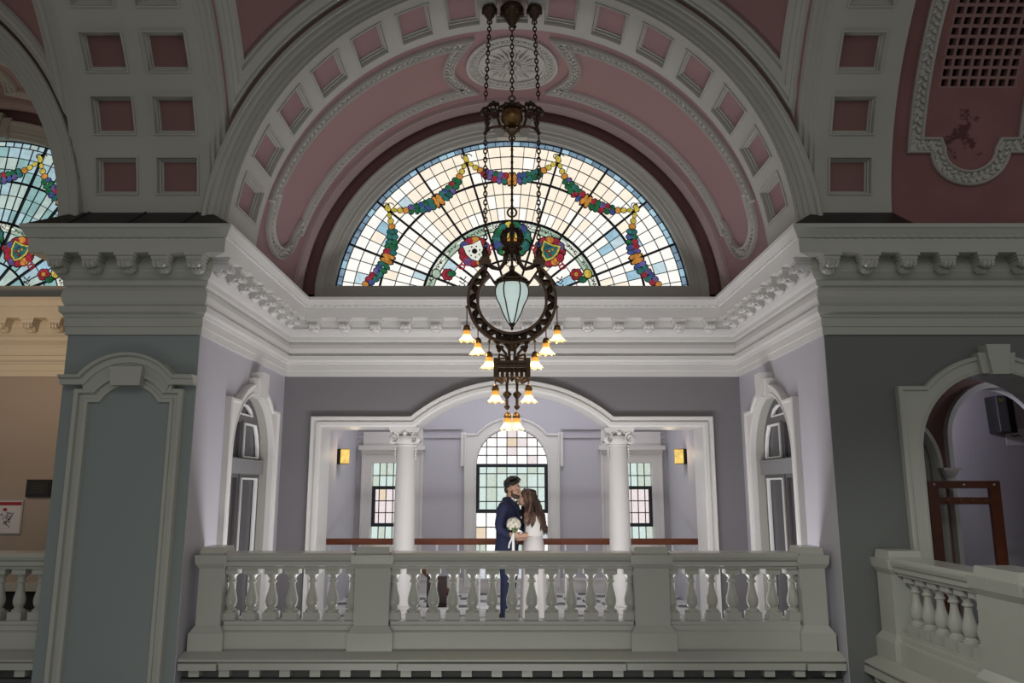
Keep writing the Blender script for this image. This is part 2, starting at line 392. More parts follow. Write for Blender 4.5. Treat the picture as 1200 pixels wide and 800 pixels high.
def bay_arch(cx, nm, lab, arch_m):
    m = MB(); mp = cyl_y(cx, ZS, RA)
    st = R(11.15) * RA; hw = R(4.0) * RA
    cu = [(PI / 2 * RA + k * st - hw, PI / 2 * RA + k * st + hw) for k in range(-7, 8)]
    coffered(m, mp, 0, PI * RA, YF, YF + .77, cu, [(YF + .10, YF + .66)])
    m.sweep(arc(cx, ZS, RA, 180, 0, 64), [(0, 0), (.0, -.02), (.12, -.02), (.12, 0)], face_y(YF + .77))   # back edge
    return struct(m.build(nm, [arch_m, PINK], smooth=True, angle=25), lab, 'arch')
bay_arch(0, 'trim_9', 'wide arch with one row of pink coffers over the couple', ARCHP)
bay_arch(BX, 'trim_10', 'coffered arch over the next bay', ARCHP)
for cx, nm, lab in ((0, 'trim_11', 'moulded grey face of the coffered arch'), (BX, 'trim_12', 'moulded grey face of the arch over the next bay')):
    m = MB(); m.sweep(arc(cx, ZS, RA, 180, 0, 80), ARV, face_y(YF)); struct(m.build(nm, ARCHP, smooth=True), lab, 'arch moulding')

# floral plaster border along a path on a surface
def floral(m, path, map, width=.13, h=.02, closed=False, dens=.034):
    hw_ = width / 2
    m.sweep(path, [(-hw_, 0), (-hw_, h), (-hw_ + .012, h * 1.5), (-hw_ + .026, h), (-hw_ + .03, .006), (hw_ - .03, .006), (hw_ - .026, h), (hw_ - .012, h * 1.5), (hw_, h), (hw_, 0)], map, 0, closed)
    pts = path + ([path[0]] if closed else []); acc = 0; k = 0
    for a, b in zip(pts[:-1], pts[1:]):
        a, b = Vector(a), Vector(b); L = (b - a).length; t = acc
        while t < L:
            d = (b - a) / L; nn = Vector((-d.y, d.x)); sgn = 1 if k % 2 else -1
            c = a + d * t + nn * sgn * (hw_ - .034) * random.uniform(.35, .9)
            p0 = Vector(map(c.x, c.y, .012)); px = (Vector(map(c.x + .001, c.y, .012)) - p0).normalized(); py = (Vector(map(c.x, c.y + .001, .012)) - p0).normalized()
            ax = math.atan2(d.y, d.x) + sgn * random.uniform(.5, 1.1)
            e1 = px * math.cos(ax) + py * math.sin(ax); e2 = -px * math.sin(ax) + py * math.cos(ax); e3 = e1.cross(e2)
            M = Matrix((e1, e2, e3)).transposed()
            s_ = random.uniform(.75, 1.2)
            m.ball(p0, (.036 * s_, .018 * s_, .026 * s_), 6, 0, M)
            t += dens; k += 1
        acc = t - L
def dense(path, step=.08):
    out = [path[0]]
    for a, b in zip(path[:-1], path[1:]):
        n = max(1, int((Vector(b) - Vector(a)).length / step))
        out += [(a[0] + (b[0] - a[0]) * i / n, a[1] + (b[1] - a[1]) * i / n) for i in range(1, n + 1)]
    return out
def bay_vault(cx, k):
    m = MB(); mp = cyl_y(cx, ZS, RV); us = frange(-.0, PI * RV, .12)
    for a, b in zip(us[:-1], us[1:]): m.add([mp(a, YF + .77, 0), mp(b, YF + .77, 0), mp(b, YB, 0), mp(a, YB, 0)], [(0, 1, 2, 3)], 0)
    v = struct(m.build('ceiling.001' if cx == 0 else 'ceiling.002', PINK, smooth=True), 'rose pink barrel vault %s' % k, 'vault')
    # rear rib
    m = MB(); m.sweep(arc(cx, ZS, RV - .001, 180, 0, 72), [(0, 0), (-.02, .0), (-.025, .04), (-.06, .06), (-.065, .12), (-.09, .14), (-.095, .20), (-.05, .23), (-.045, .26), (0, .27)], face_y(YB - .003), 0)
    struct(m.build('trim_13' if cx == 0 else 'trim_14', mat('rose_grey_paint', (.36, .27, .26), .55, .06, 2, .05), smooth=True), 'rounded rib where the vault meets the lunette wall %s' % k, 'vault rib')
    # floral panels: path in (u = arc length, v = Y)
    q = PI / 2 * RV
    for sgn in (1, -1):
        near, far = 8.13, 9.22; lo = .52; c = (near + far) / 2
        pth = [(2.05, far), (1.8, far)] if False else []
        # distances measured from the crown along the vault
        e = .56; top = []
        pth = [(e, near)] + [(q - lo - .35, near)]
        pth += [(q - lo - .35, near + .06), (q - lo - .2, near + .10)]
        pth += [(q - lo - .2 + .32 * math.sin(PI * t / 12), c - (c - near - .10) * math.cos(PI * t / 12)) for t in range(1, 12)]
        pth += [(q - lo - .2, far - .10), (q - lo - .35, far - .06), (q - lo - .35, far), (e, far)]
        pth += [(e + .22 * math.sin(PI * t / 10), far + (near - far) * t / 10) for t in range(1, 10)]
        pth = dense(pth + [pth[0]], .07)[:-1]
        mm = (lambda u, v, w_: mp(q - u, v, w_)) if sgn > 0 else (lambda u, v, w_: mp(q + u, v, w_))
        m = MB(); floral(m, pth, mm, .15, .04, True)
        nm = {(0, 1): 'trim_15', (0, -1): 'trim_16', (1, 1): 'trim_17', (1, -1): 'trim_18'}[(0 if cx == 0 else 1, sgn)]
        struct(m.build(nm, PLAST, smooth=True), 'leafy plaster border on the %s half of the vault %s' % ('right' if sgn > 0 else 'left', k), 'plaster border')
    # round rosette on the crown
    m = MB(); cm = lambda a, r_, w_: mp(q + r_ * math.cos(a), 8.68 + r_ * 1.06 * math.sin(a), w_)
    ring = lambda r_: [(r_ * math.cos(2 * PI * t / 40), r_ * math.sin(2 * PI * t / 40)) for t in range(40)]
    rm = lambda u, v, w_: mp(q + u, 8.68 + v * 1.06, w_)
    m.sweep(ring(.545), [(-.02, 0), (-.02, .03), (0, .04), (.02, .03), (.02, 0)], rm, 0, True)
    floral(m, ring(.47), rm, .11, .02, True, .03)
    m.sweep(ring(.40), [(-.015, 0), (-.01, .04), (.01, .04), (.015, 0)], rm, 0, True)
    m.add([rm(0, 0, .012)] + [rm(x, y, .012) for x, y in ring(.54)], [(0, 1 + i, 1 + (i + 1) % 40) for i in range(40)])
    for t in range(26):
        a = 2 * PI * t / 26; L = .36 if t % 2 else .3
        m.tube([rm(.1 * math.cos(a), .1 * math.sin(a), .03), rm(L * .6 * math.cos(a), L * .6 * math.sin(a), .035), rm(L * math.cos(a + .05), L * math.sin(a + .05), .018)], [.012, .022, .006], 6)
    for t in range(9): m.ball(rm(.08 * math.cos(t * .7), .08 * math.sin(t * .7), .04), .04, 8)
    m.ball(rm(0, 0, .05), .06, 8)
    struct(m.build('trim_19' if cx == 0 else 'trim_20', PLAST, smooth=True), 'round plaster rosette on the crown of the vault %s' % k, 'rosette')
    # lunette wall
    m = MB(); ang = math.degrees(math.asin((4.2 - ZS) / 2.32))
    hole = arc(cx, ZS, 2.32, 180 - ang, ang, 48)
    m.slab([(cx + HW, 3.9), (cx + HW, 4.0)] + arc(cx, ZS, RV + .1, 1, 179, 48) + [(cx - HW, 4.0), (cx - HW, 3.9)], [hole], face_y(YB), 0, -.3, 0, 1)
    struct(m.build('wall_lunette' if cx == 0 else 'wall_lunette.001', [PINKD, ARCHP]), 'deep rose lunette wall around the stained glass %s' % k, 'wall')
    m = MB()
    m.sweep([(cx - math.sqrt(2.32 ** 2 - .24 ** 2) , ZS + .05)] + arc(cx, ZS, 2.32, 180 - ang, ang, 64) + [(cx + math.sqrt(2.32 ** 2 - .24 ** 2), ZS + .05)],
            [(-.004, -.09), (-.004, .02), (.05, .03), (.06, .05), (.10, .05), (.11, .07), (.16, .075), (.19, .10), (.215, .10), (.225, 0)], face_y(YB))
    for s_ in (-1, 1): pass
    m.slab([(cx - .11, 6.24), (cx + .11, 6.24), (cx + .17, 6.56), (cx - .17, 6.56)], [], face_y(YB), .13, 0)
    m.slab([(cx - .20, 6.22), (cx + .20, 6.22), (cx + .28, 6.5), (cx - .28, 6.5)], [], face_y(YB), .105, 0)
    m.box(cx - 2.42, cx + 2.42, YB - .06, YB + .2, 4.04, 4.2)
    struct(m.build('trim_21' if cx == 0 else 'trim_22', ARCHP, smooth=True), 'moulded surround and keystone of the lunette window %s' % k, 'window surround')
bay_vault(0, 'above the couple'); bay_vault(BX, 'of the next bay')

# pendentive sails over the hall bays
RS = math.sqrt(2) * HW
def sail_map(cx): 
    return lambda u, v, w_: (lambda d: (cx + u * (1 - w_ / RS), YC + (v - YC) * (1 - w_ / RS), ZS + math.sqrt(max(.0001, RS * RS - u * u - (v - YC) ** 2)) * (1 - w_ / RS)))(0)
SAILM = mat('dusky_rose_vault_paint', (.25, .138, .132), .6, .09, 1.1, .06)
def sail(cx, nm, lab, xl, xr, tr, tr_lab):
    m = MB(); mp = sail_map(cx); xs = frange(xl, xr, .11); ys = frange(1.5, YF + .03, .11)
    for a, b in zip(xs[:-1], xs[1:]):
        for c, d in zip(ys[:-1], ys[1:]): m.add([mp(a, c, 0), mp(b, c, 0), mp(b, d, 0), mp(a, d, 0)], [(0, 1, 2, 3)])
    struct(m.build(nm, SAILM, smooth=True), lab, 'vault')
    m = MB(); P = 2.63
    pth = [(-P, 2.0), (-P, 6.895), (P, 6.895), (P, 2.0)]; pth = dense(pth, .08)
    m.sweep(pth, [(-.075, 0), (-.07, .03), (-.045, .035), (-.04, .05), (-.01, .055), (0, .035), (.03, .03), (.04, .045), (.06, .03), (.075, 0)], mp, 0)
    struct(m.build(tr, ARCHP, smooth=True), tr_lab, 'panel moulding')
sail(0, 'ceiling.003', 'curved rose sail vault of the hall over the coffered arch', -2.76, 2.76, 'trim_23', 'moulded panel border on the hall vault over the coffered arch')
sail(BX, 'ceiling.004', 'curved rose sail vault of the hall over the next bay', -2.76, 2.76, 'trim_24', 'moulded panel border on the hall vault over the next bay')

# transverse ribs across the hall
RR = HW
def rib(x0, x1, cols, nm, lab, sides):
    m = MB(); mp = cyl_x(YC, ZS, RR); st = R(11.15) * RR; hw = R(3.65) * RR
    u_end = R(80) * RR
    cu = [(R(12.3) * RR + k * st - hw, R(12.3) * RR + k * st + hw) for k in range(7)]
    coffered(m, mp, .0, u_end, x0, x1, cu, cols)
    arcp = [(YC + RR * math.cos(R(a)), ZS + RR * math.sin(R(a))) for a in range(0, 81, 2)]
    for s_, x in sides:
        # stepped edge moulding hugging the rib
        f = (lambda xx, ss: (lambda u, v, w_: (xx + ss * w_, u, v)))(x, s_)
        m.sweep(arcp, [(0, 0), (.0, .01), (-.02, .02), (-.02, .05), (-.05, .06), (-.05, .095), (-.085, .105), (-.085, .14), (-.13, .15), (-.20, .15), (-.2, 0)], f, 0)
    return struct(m.build(nm, [ARCHP, PINKD], smooth=True, angle=25), lab, 'vault rib')
rib(-HW - PW, -HW, [(-HW - PW + .135, -HW - PW + .545), (-HW - .50, -HW - .09)], 'trim_25', 'broad rib with two rows of dark rose coffers above the teal pier', [(1, -HW), (-1, -HW - PW)])
rib(HW, HW + .72, [(HW + .12, HW + .54)], 'trim_26', 'narrow rib with one row of dark rose coffers above the grey wall', [(-1, HW)])
# rose vault beyond the narrow rib
RB = 2.99
bm_ = cyl_x(YC, ZS, RB)
WORN = mat('worn_rose_paint', (.235, .105, .10), .65, .25, 2.2, .1)
nt = WORN.node_tree; b_ = nt.nodes['Principled BSDF']; src = b_.inputs['Base Color'].links[0].from_socket
nz = nt.nodes.new('ShaderNodeTexNoise'); nz.inputs['Scale'].default_value = 9; nz.inputs['Detail'].default_value = 6; nz.inputs['Roughness'].default_value = .7
tc = nt.nodes.new('ShaderNodeTexCoord'); nt.links.new(tc.outputs['Object'], nz.inputs['Vector'])
vd = nt.nodes.new('ShaderNodeVectorMath'); vd.operation = 'DISTANCE'; vd.inputs[1].default_value = (4.3, 6.95, 4.95); nt.links.new(tc.outputs['Object'], vd.inputs[0])
mr = nt.nodes.new('ShaderNodeMapRange'); mr.inputs[1].default_value = .12; mr.inputs[2].default_value = .5; mr.inputs[3].default_value = .14; mr.inputs[4].default_value = -.2; nt.links.new(vd.outputs['Value'], mr.inputs[0])
ad = nt.nodes.new('ShaderNodeMath'); ad.operation = 'ADD'; nt.links.new(nz.outputs['Fac'], ad.inputs[0]); nt.links.new(mr.outputs[0], ad.inputs[1])
m2 = nt.nodes.new('ShaderNodeMapRange'); m2.inputs[1].default_value = .60; m2.inputs[2].default_value = .66; nt.links.new(ad.outputs[0], m2.inputs[0])
mx = nt.nodes.new('ShaderNodeMix'); mx.data_type = 'RGBA'; mx.inputs[7].default_value = (.09, .03, .028, 1); nt.links.new(m2.outputs[0], mx.inputs[0]); nt.links.new(src, mx.inputs[6]); nt.links.new(mx.outputs[2], b_.inputs['Base Color'])
m = MB()
GU0 = 1.48   # grille opening in (X, arc length)
cell = .09; nu = 18; nx = 8
# opening x range from cells
gx0 = 4.39 - nx * cell / 2; gx1 = 4.39 + nx * cell / 2; gu1 = GU0 + nu * cell
for (xa, xb, ua, ub_) in ((HW + .6, gx0, 0, R(80) * RB), (gx1, 8, 0, R(80) * RB), (gx0, gx1, 0, GU0), (gx0, gx1, gu1, R(80) * RB)):
    us = frange(ua, ub_, .1)
    for a, b in zip(us[:-1], us[1:]): m.add([bm_(a, xa, 0), bm_(b, xa, 0), bm_(b, xb, 0), bm_(a, xb, 0)], [(0, 1, 2, 3)])
struct(m.build('ceiling.005', WORN, smooth=True), 'dark rose vault with worn paint beside the narrow rib', 'vault')
gr = empty('ventilation_grille', (4.33, YC + RB * math.cos(1.7 / RB), ZS + RB * math.sin(1.7 / RB)))
struct(gr, 'square lattice ventilation grille in the worn rose vault', 'grille')
def rel(o, p):
    o.parent = p; o.matrix_parent_inverse = Matrix.Translation(-Vector(p.location)); return o
m = MB(); bt = .028
for i in range(nx + 1):
    x = gx0 + i * cell; us = frange(GU0, gu1, .1)
    for a, b in zip(us[:-1], us[1:]):
        vs = [bm_(u, xx, ww) for u in (a, b) for xx in (x - bt / 2, x + bt / 2) for ww in (.0, -.06)]
        m.add(vs, [(0, 1, 3, 2), (4, 6, 7, 5), (0, 4, 5, 1), (2, 3, 7, 6), (0, 2, 6, 4), (1, 5, 7, 3)])
for j in range(nu + 1):
    u = GU0 + j * cell
    vs = [bm_(uu, xx, ww) for uu in (u - bt / 2, u + bt / 2) for xx in (gx0, gx1) for ww in (.0, -.06)]
    m.add(vs, [(0, 1, 3, 2), (4, 6, 7, 5), (0, 4, 5, 1), (2, 3, 7, 6), (0, 2, 6, 4), (1, 5, 7, 3)])
rel(m.build('lattice', SAILM), gr)
m = MB(); us = frange(GU0 - .05, gu1 + .05, .1)
for a, b in zip(us[:-1], us[1:]): m.add([bm_(a, gx0 - .05, -.13), bm_(b, gx0 - .05, -.13), bm_(b, gx1 + .05, -.13), bm_(a, gx1 + .05, -.13)], [(0, 1, 2, 3)])
rel(m.build('duct_back', GRILLE), gr)
m = MB(); c = 4.39
pth = [(3.4, c - .53), (.95, c - .53), (.95, c - .33)] + [(.91 - .27 * math.sin(PI * t / 16), c - .31 * math.cos(PI * t / 16)) for t in range(0, 17)] + [(.95, c + .33), (.95, c + .53), (3.4, c + .53)]
floral(m, dense(pth, .07), bm_, .15, .028, False, .034)
struct(m.build('trim_27', PLAST, smooth=True), 'leafy plaster border around the grille panel', 'plaster border')

# ------------------------------------------------------------------ opening surrounds
m = MB()
m.sweep(serl, [(-.004, -.48), (-.004, .03), (.015, .05), (.055, .055), (.06, .03), (.075, .03), (.085, .06), (.12, .065), (.13, .04), (.13, 0)], face_y(YB))
struct(m.build('trim_28', TRIM, smooth=True), 'white moulded frame around the three-part opening', 'opening frame')
def eared(m, c, hw, zsp, map, cw=.13, zshoulder=2.54, ear=.05, z0=0.0):
    # architrave with square shoulders around an arched opening and a keystone
    ro = hw + cw; zs = zshoulder; a = math.degrees(math.asin(min(.99, (zs - zsp) / ro)))
    inner = [(c + hw, z0), (c + hw, zsp)] + arc(c, zsp, hw, 0, 180, 28)[1:-1] + [(c - hw, zsp), (c - hw, z0)]
    outer = [(c - ro - ear * 0, z0), (c - ro - .02, zs)] + arc(c, zsp, ro, 180 - a, a, 24) + [(c + ro + .02, zs), (c + ro, z0)]
    lp = outer + inner
    m.slab(lp, [], map, .05, 0)
    # raised outer bead
    m.sweep([(c - ro, z0), (c - ro - .02, zs)] + arc(c, zsp, ro, 180 - a, a, 24) + [(c + ro + .02, zs), (c + ro, z0)], [(-.03, .045), (-.025, .07), (0, .075), (.012, .06), (.012, 0)], map)
    m.sweep(inner[::-1], [(-.002, -.01), (-.002, .055), (.02, .062), (.03, .05)], map)
    kz = zsp + hw
    m.slab([(c - .075, kz - .03), (c + .075, kz - .03), (c + .11, kz + .24), (c - .11, kz + .24)], [], map, .14, 0)
    m.slab([(c - .14, kz - .02), (c + .14, kz - .02), (c + .17, kz + .17), (c - .17, kz + .17)], [], map, .10, 0)
m = MB(); eared(m, YD, .68, 1.98, face_xp(-HW), .11); struct(m.build('trim_29', TRIM, smooth=True), 'white keystone surround of the arched door by the teal pier', 'door surround')
m = MB(); eared(m, YD, .68, 1.98, face_xm(HW), .11); struct(m.build('trim_30', TRIM, smooth=True), 'white keystone surround of the arched door by the grey wall', 'door surround')
m = MB(); eared(m, AX, .72, 1.96, face_y(YF), .145); struct(m.build('trim_31', TRIMF, smooth=True), 'stone coloured keystone surround of the arched opening in the grey wall', 'opening surround')

# arched doors in the side walls
def arched_door(name, lab, map):
    root = empty(name, map(YD, 0, -.15)); struct(root, lab, 'door')
    m = MB(); c = YD
    hole_lo = lambda s_: [(c + s_ * .05, .25), (c + s_ * .575, .25), (c + s_ * .575, 1.76), (c + s_ * .05, 1.76)]
    def hi(s_):
        pts = [(c + s_ * .05, 1.98), (c + s_ * .575, 1.98), (c + s_ * .56, 2.12), (c + s_ * .51, 2.25), (c + s_ * .43, 2.36), (c + s_ * .05, 2.36)]
        return pts
    fan = [(c - .33, 2.46)] + [(c + .36 * math.cos(R(a)), 1.98 + .58 * math.sin(R(a))) for a in range(120, 59, -6)] + [(c + .33, 2.46)]
    fan = [(c - .30, 2.44), (c - .22, 2.52), (c - .1, 2.56), (c + .1, 2.56), (c + .22, 2.52), (c + .30, 2.44)]
    holes = [hole_lo(1), hole_lo(-1), hi(1), hi(-1), fan]
    m.slab([(c - .68, .0)] + arc(c, 1.98, .68, 180, 0, 24) + [(c + .68, .0)], holes, map, -.10, -.15)
    rel(m.build('leaf', DOORP), root)
    m = MB(); m.slab([(c - .66, .02)] + arc(c, 1.98, .66, 180, 0, 24) + [(c + .66, .02)], [], map, -.125, -.135); rel(m.build('dark_panels', SMOKE), root)
    m = MB()
    for h in (holes[0], holes[2], holes[4]):
        area2 = sum(h[i][0] * h[(i + 1) % len(h)][1] - h[(i + 1) % len(h)][0] * h[i][1] for i in range(len(h)))
        p = h if area2 < 0 else h[::-1]
        m.sweep(p, [(0, -.10), (0, -.08), (-.012, -.08), (-.02, -.10), (-.02, -.12)], map, 0, True)
    rel(m.build('white_beading', WHITE), root)
    m = MB(); m.box(c - .66, c + .66, 1.80, 1.94, -.10, -.05, 0, map)
    m.box(c - .66, c + .66, 1.94, 1.96, -.10, -.04, 0, map); rel(m.build('transom', mat('mid_grey_door_paint', (.2, .2, .205), .4)), root)
    m = MB(); m.box(c - .02, c + .02, .0, 2.38, -.10, -.085, 0, map); rel(m.build('meeting_stile', DOORP), root)
arched_door('door_1', 'grey arched door with dark panels near the teal pier', face_xp(-HW))
arched_door('door_2', 'grey arched door with dark panels near the grey wall', face_xm(HW))

# blind panel on the pier
m = MB(); pc = -3.455; F = face_y(YF)
hoodr = .42; hz = 2.42
hood = [(pc - .60, 2.56), (pc - .3795, 2.56)] + [(pc + .46 * math.cos(R(a)), 2.30 + .46 * math.sin(R(a))) for a in range(142, 37, -5)] + [(pc + .3795, 2.56), (pc + .60, 2.56)]
m.sweep(hood, [(0, 0), (0, .10), (.05, .11), (.06, .14), (.085, .15), (.09, 0)], F)
inn = [(pc - .40, -.6), (pc - .40, 2.44), (pc - .2825, 2.44)] + [(pc + .335 * math.cos(R(a)), 2.26 + .335 * math.sin(R(a))) for a in range(144, 35, -6)] + [(pc + .2825, 2.44), (pc + .40, 2.44), (pc + .40, -.6)]
m.sweep(inn, [(-.035, 0), (-.03, .03), (0, .035), (.005, .02), (.045, .02), (.05, .055), (.085, .06), (.09, 0)], F)
m.slab([(pc - .13, 2.55), (pc + .13, 2.55), (pc + .145, 2.72), (pc - .145, 2.72)], [], F, .13, 0)
# soffit between panel head and hood
m.sweep([(pc - .40, 2.49), (pc - .340, 2.49)] + [(pc + .40 * math.cos(R(a)), 2.28 + .40 * math.sin(R(a))) for a in range(144, 35, -6)] + [(pc + .340, 2.49), (pc + .40, 2.49)], [(0, 0), (0, .06), (.08, .09), (.09, 0)], F)
struct(m.build('trim_32', TRIMF, smooth=True), 'moulded blind arched panel with hood on the teal pier', 'blind panel')

# ------------------------------------------------------------------ stained glass
G = dict(
    cream=emit('glass_cream', srgb(250, 238, 218), 1.05, .04, 6), white=emit('glass_white', srgb(250, 248, 242), 1.05, .04, 6),
    ice=emit('glass_ice', srgb(196, 218, 226), 1.0, .10, 8), sky=emit('glass_sky', srgb(160, 195, 212), 1.0, .12, 8),
    rim=emit('glass_rim_blue', srgb(120, 145, 165), 1.0, .2, 8), green=emit('glass_green', srgb(38, 92, 62), 1.0, .4, 14),
    emer=emit('glass_emerald', srgb(48, 98, 92), 1.0, .4, 14), yellow=emit('glass_yellow', srgb(188, 168, 72), 1.0, .3, 14),
    orange=emit('glass_orange', srgb(185, 125, 58), 1.0, .3, 14), red=emit('glass_red', srgb(140, 45, 55), 1.0, .35, 14),
    purple=emit('glass_purple', srgb(92, 80, 130), 1.0, .35, 14), blue=emit('glass_blue', srgb(62, 75, 122), 1.0, .3, 14),
    ribbon=emit('glass_ribbon', srgb(165, 185, 165), 1.0, .15, 10), ribw=emit('glass_ribbon_white', srgb(225, 228, 215), 1.0, .08, 10),
    teal=emit('glass_pale_teal', srgb(140, 176, 176), 1.0, .12, 5), teal2=emit('glass_pale_blue', srgb(165, 192, 200), 1.0, .12, 5), teal3=emit('glass_dull_white', srgb(178, 196, 190), 1.0, .12, 5),
    pgreen=emit('glass_pale_green', srgb(190, 202, 190), 1.15, .14, 45), pmint=emit('glass_mint', srgb(197, 213, 207), 1.2, .12, 45), clear=emit('glass_rippled_clear', srgb(240, 238, 236), 1.25, .22, 60),
    tan=emit('glass_tan', srgb(225, 206, 182), 1.1, .1, 45), grey=emit('glass_grey_blue', srgb(196, 200, 206), 1.1, .3, 60), rose=emit('glass_rose', srgb(225, 214, 214), 1.15, .1, 45))
GN = list(G); GM = [G[k] for k in GN] + [LEAD]; GI = {k: i for i, k in enumerate(GN)}; DK = len(GN)
def lunette(cx, name, lab, base, border, dim):
    root = empty(name, (cx, YB + .1, 4.2)); struct(root, lab, 'window')
    Y = YB + .10; zc = ZS; zmin = 4.19
    P = lambda r_, a: (cx + r_ * math.cos(R(a)), zc + r_ * math.sin(R(a)))
    # glass panes
    m = MB()
    def clip(poly):
        out = []
        for i in range(len(poly)):
            a, b = poly[i], poly[(i + 1) % len(poly)]
            if a[1] >= zmin: out.append(a)
            if (a[1] >= zmin) != (b[1] >= zmin):
                t = (zmin - a[1]) / (b[1] - a[1]); out.append((a[0] + (b[0] - a[0]) * t, zmin))
        return out
    arcs = [.0, .35, .65, .90, 1.06, 1.18, 1.37, 1.56, 1.75, 1.92, 2.09, 2.24, 2.33]
    DA = 17.0
    thick = [90 + DA * k for k in range(-5, 6)]
    def rads(i):
        if arcs[i + 1] <= .36: return thick
        if arcs[i + 1] <= .66: return [90 + DA * k for k in range(-6, 7)]
        if arcs[i + 1] <= 1.07: return [90 + DA / 2 * k for k in range(-11, 12)]
        if arcs[i + 1] < 1.2: return [90 + DA * k for k in range(-6, 7)]
        if i == len(arcs) - 2: return [90 + DA / 6 * k for k in range(-32, 33)]
        return [90 + DA / 4 * k for k in range(-22, 23)]
    for i in range(len(arcs) - 1):
        rs = rads(i)
        for a0, a1 in zip(rs[:-1], rs[1:]):
            poly = [P(arcs[i], a0)] + [P(arcs[i + 1], a0 + (a1 - a0) * t / 3) for t in range(4)] + ([P(arcs[i], a1)] if arcs[i] > 0 else [])
            poly = clip(poly)
            if len(poly) < 3: continue
            mid = (a0 + a1) / 2; low = abs(mid - 90) > 42
            if i == len(arcs) - 2: c = random.choice(border)
            elif abs(arcs[i] - 1.06) < .01: c = 'ribbon'
            else:
                c = random.choice(base[1] if low else base[0])
            m.add([(x, Y, z) for x, z in poly], [tuple(range(len(poly)))], GI[c])
    rel(m.build('glass', GM, recalc=False), root)
    # lead
    m = MB()
    def bar(pts, wd, d=.02):
        pts = [p for p in pts]
        for a, b in zip(pts[:-1], pts[1:]):
            a, b = Vector(a), Vector(b)
            if min(a.y, b.y) < zmin:
                if max(a.y, b.y) < zmin: continue
                if a.y > b.y: a, b = b, a
                a = a + (b - a) * ((zmin - a.y) / (b.y - a.y))
            t = (b - a)
            if t.length < 1e-6: continue
            t.normalize(); nn = Vector((-t.y, t.x)) * wd / 2; a = a - t * wd * .2; b = b + t * wd * .2
            q = [a - nn, a + nn, b + nn, b - nn]
            m.add([(p.x, Y - d, p.y) for p in q] + [(p.x, Y - .001, p.y) for p in q], [(0, 1, 2, 3), (0, 4, 5, 1), (1, 5, 6, 2), (2, 6, 7, 3), (3, 7, 4, 0)])
    for r_, wd in zip(arcs[1:], (.009, .026, .008, .009, .034, .009, .009, .03, .009, .009, .011, .05)):
        bar([P(r_, a) for a in range(0, 181, 3)], wd, .028 if wd > .03 else .016)
    for k in range(-5, 6): bar([P(.35, 90 + DA * k), P(2.33, 90 + DA * k)], .027, .03)
    for i in range(len(arcs) - 1):
        for a in rads(i): bar([P(arcs[i], a), P(arcs[i + 1], a)], .009, .015)
    bar([(cx - 2.32, zmin + .02), (cx + 2.32, zmin + .02)], .05, .03)
    rel(m.build('leading', LEAD, recalc=False), root)
    # garlands
    def blob(m, x, z, rx, rz, rot, c, dy):
        n = 9; 
        for k_, (s_, mi, d) in enumerate(((1.28, DK, dy), (1.0, GI[c], dy + .003))):
            pts = []
            for t in range(n):
                a = 2 * PI * t / n; px, pz = rx * s_ * math.cos(a), rz * s_ * math.sin(a)
                pts.append((x + px * math.cos(rot) - pz * math.sin(rot), Y - d, z + px * math.sin(rot) + pz * math.cos(rot)))
            m.add(pts, [tuple(range(n))], mi)
    for gi, ac in enumerate((90, 124, 56, 158, 22)):
        m = MB(); pts = []
        a0, a1 = ac - 17, ac + 17
        p0, p1 = Vector(P(2.12, a0)), Vector(P(2.12, a1)); cdir = Vector((cx, zc)) - (p0 + p1) / 2; cdir.normalize()
        NB = 19
        for i in range(NB + 1):
            t = i / NB; s_ = 4 * t * (1 - t); p = p0 + (p1 - p0) * t + cdir * (.27 * s_ - .0)
            pts.append(p)
        for i in range(NB + 1):
            t = i / NB; p = pts[i]; s_ = 4 * t * (1 - t); dr = pts[min(NB, i + 1)] - pts[max(0, i - 1)]; rot = math.atan2(dr.y, dr.x)
            if p.y < zmin + .03: continue
            e = abs(t - .5)
            if e < .05: col = ['orange']
            elif e < .33: col = ['green', 'emer', 'purple', 'blue', 'red', 'green', 'emer']
            elif e < .36: col = ['orange']
            else: col = ['yellow']
            wd = .026 + .064 * s_
            if e < .05: blob(m, p.x, p.y, .034, wd * .95, rot, 'orange', .034 + .0002 * i)
            elif e > .33: blob(m, p.x, p.y, .036, wd * .7, rot, col[0], .034 + .0002 * i)
            else:
                for s2 in (-1, 1):
                    nn = Vector((-dr.y, dr.x)).normalized() * wd * .42 * s2
                    blob(m, p.x + nn.x, p.y + nn.y, .036 * random.uniform(.8, 1.2), wd * .55, rot + random.uniform(-.5, .5), random.choice(col), .034 + .0006 * i + .0002 * s2)
        for p, sg in ((p0, 1), (p1, -1)):
            if p.y > zmin:
                m.tube([(p.x + .05 * math.cos(t) * (1 - t / 9) + sg * .03, Y - .03, p.y + .06 + .035 * math.sin(t)) for t in [k * .6 for k in range(9)]], .007, 5, DK)
                blob(m, p.x, p.y + .02, .03, .05, .5, 'yellow', .04)
        rel(m.build('garland', GM, recalc=False), root)
    # inner heraldic band: ribbon pieces with lettering, wreaths and shields
    m = MB()
    def piece(a0, a1, c, r0=1.075, r1=1.165, dy=.018):
        n = 6; pts = [P(r1, a0 + (a1 - a0) * t / n) for t in range(n + 1)] + [P(r0, a1 + (a0 - a1) * t / n) for t in range(n + 1)]
        m.add([(x, Y - dy, z) for x, z in pts], [tuple(range(len(pts)))], GI[c])
    strokes = []
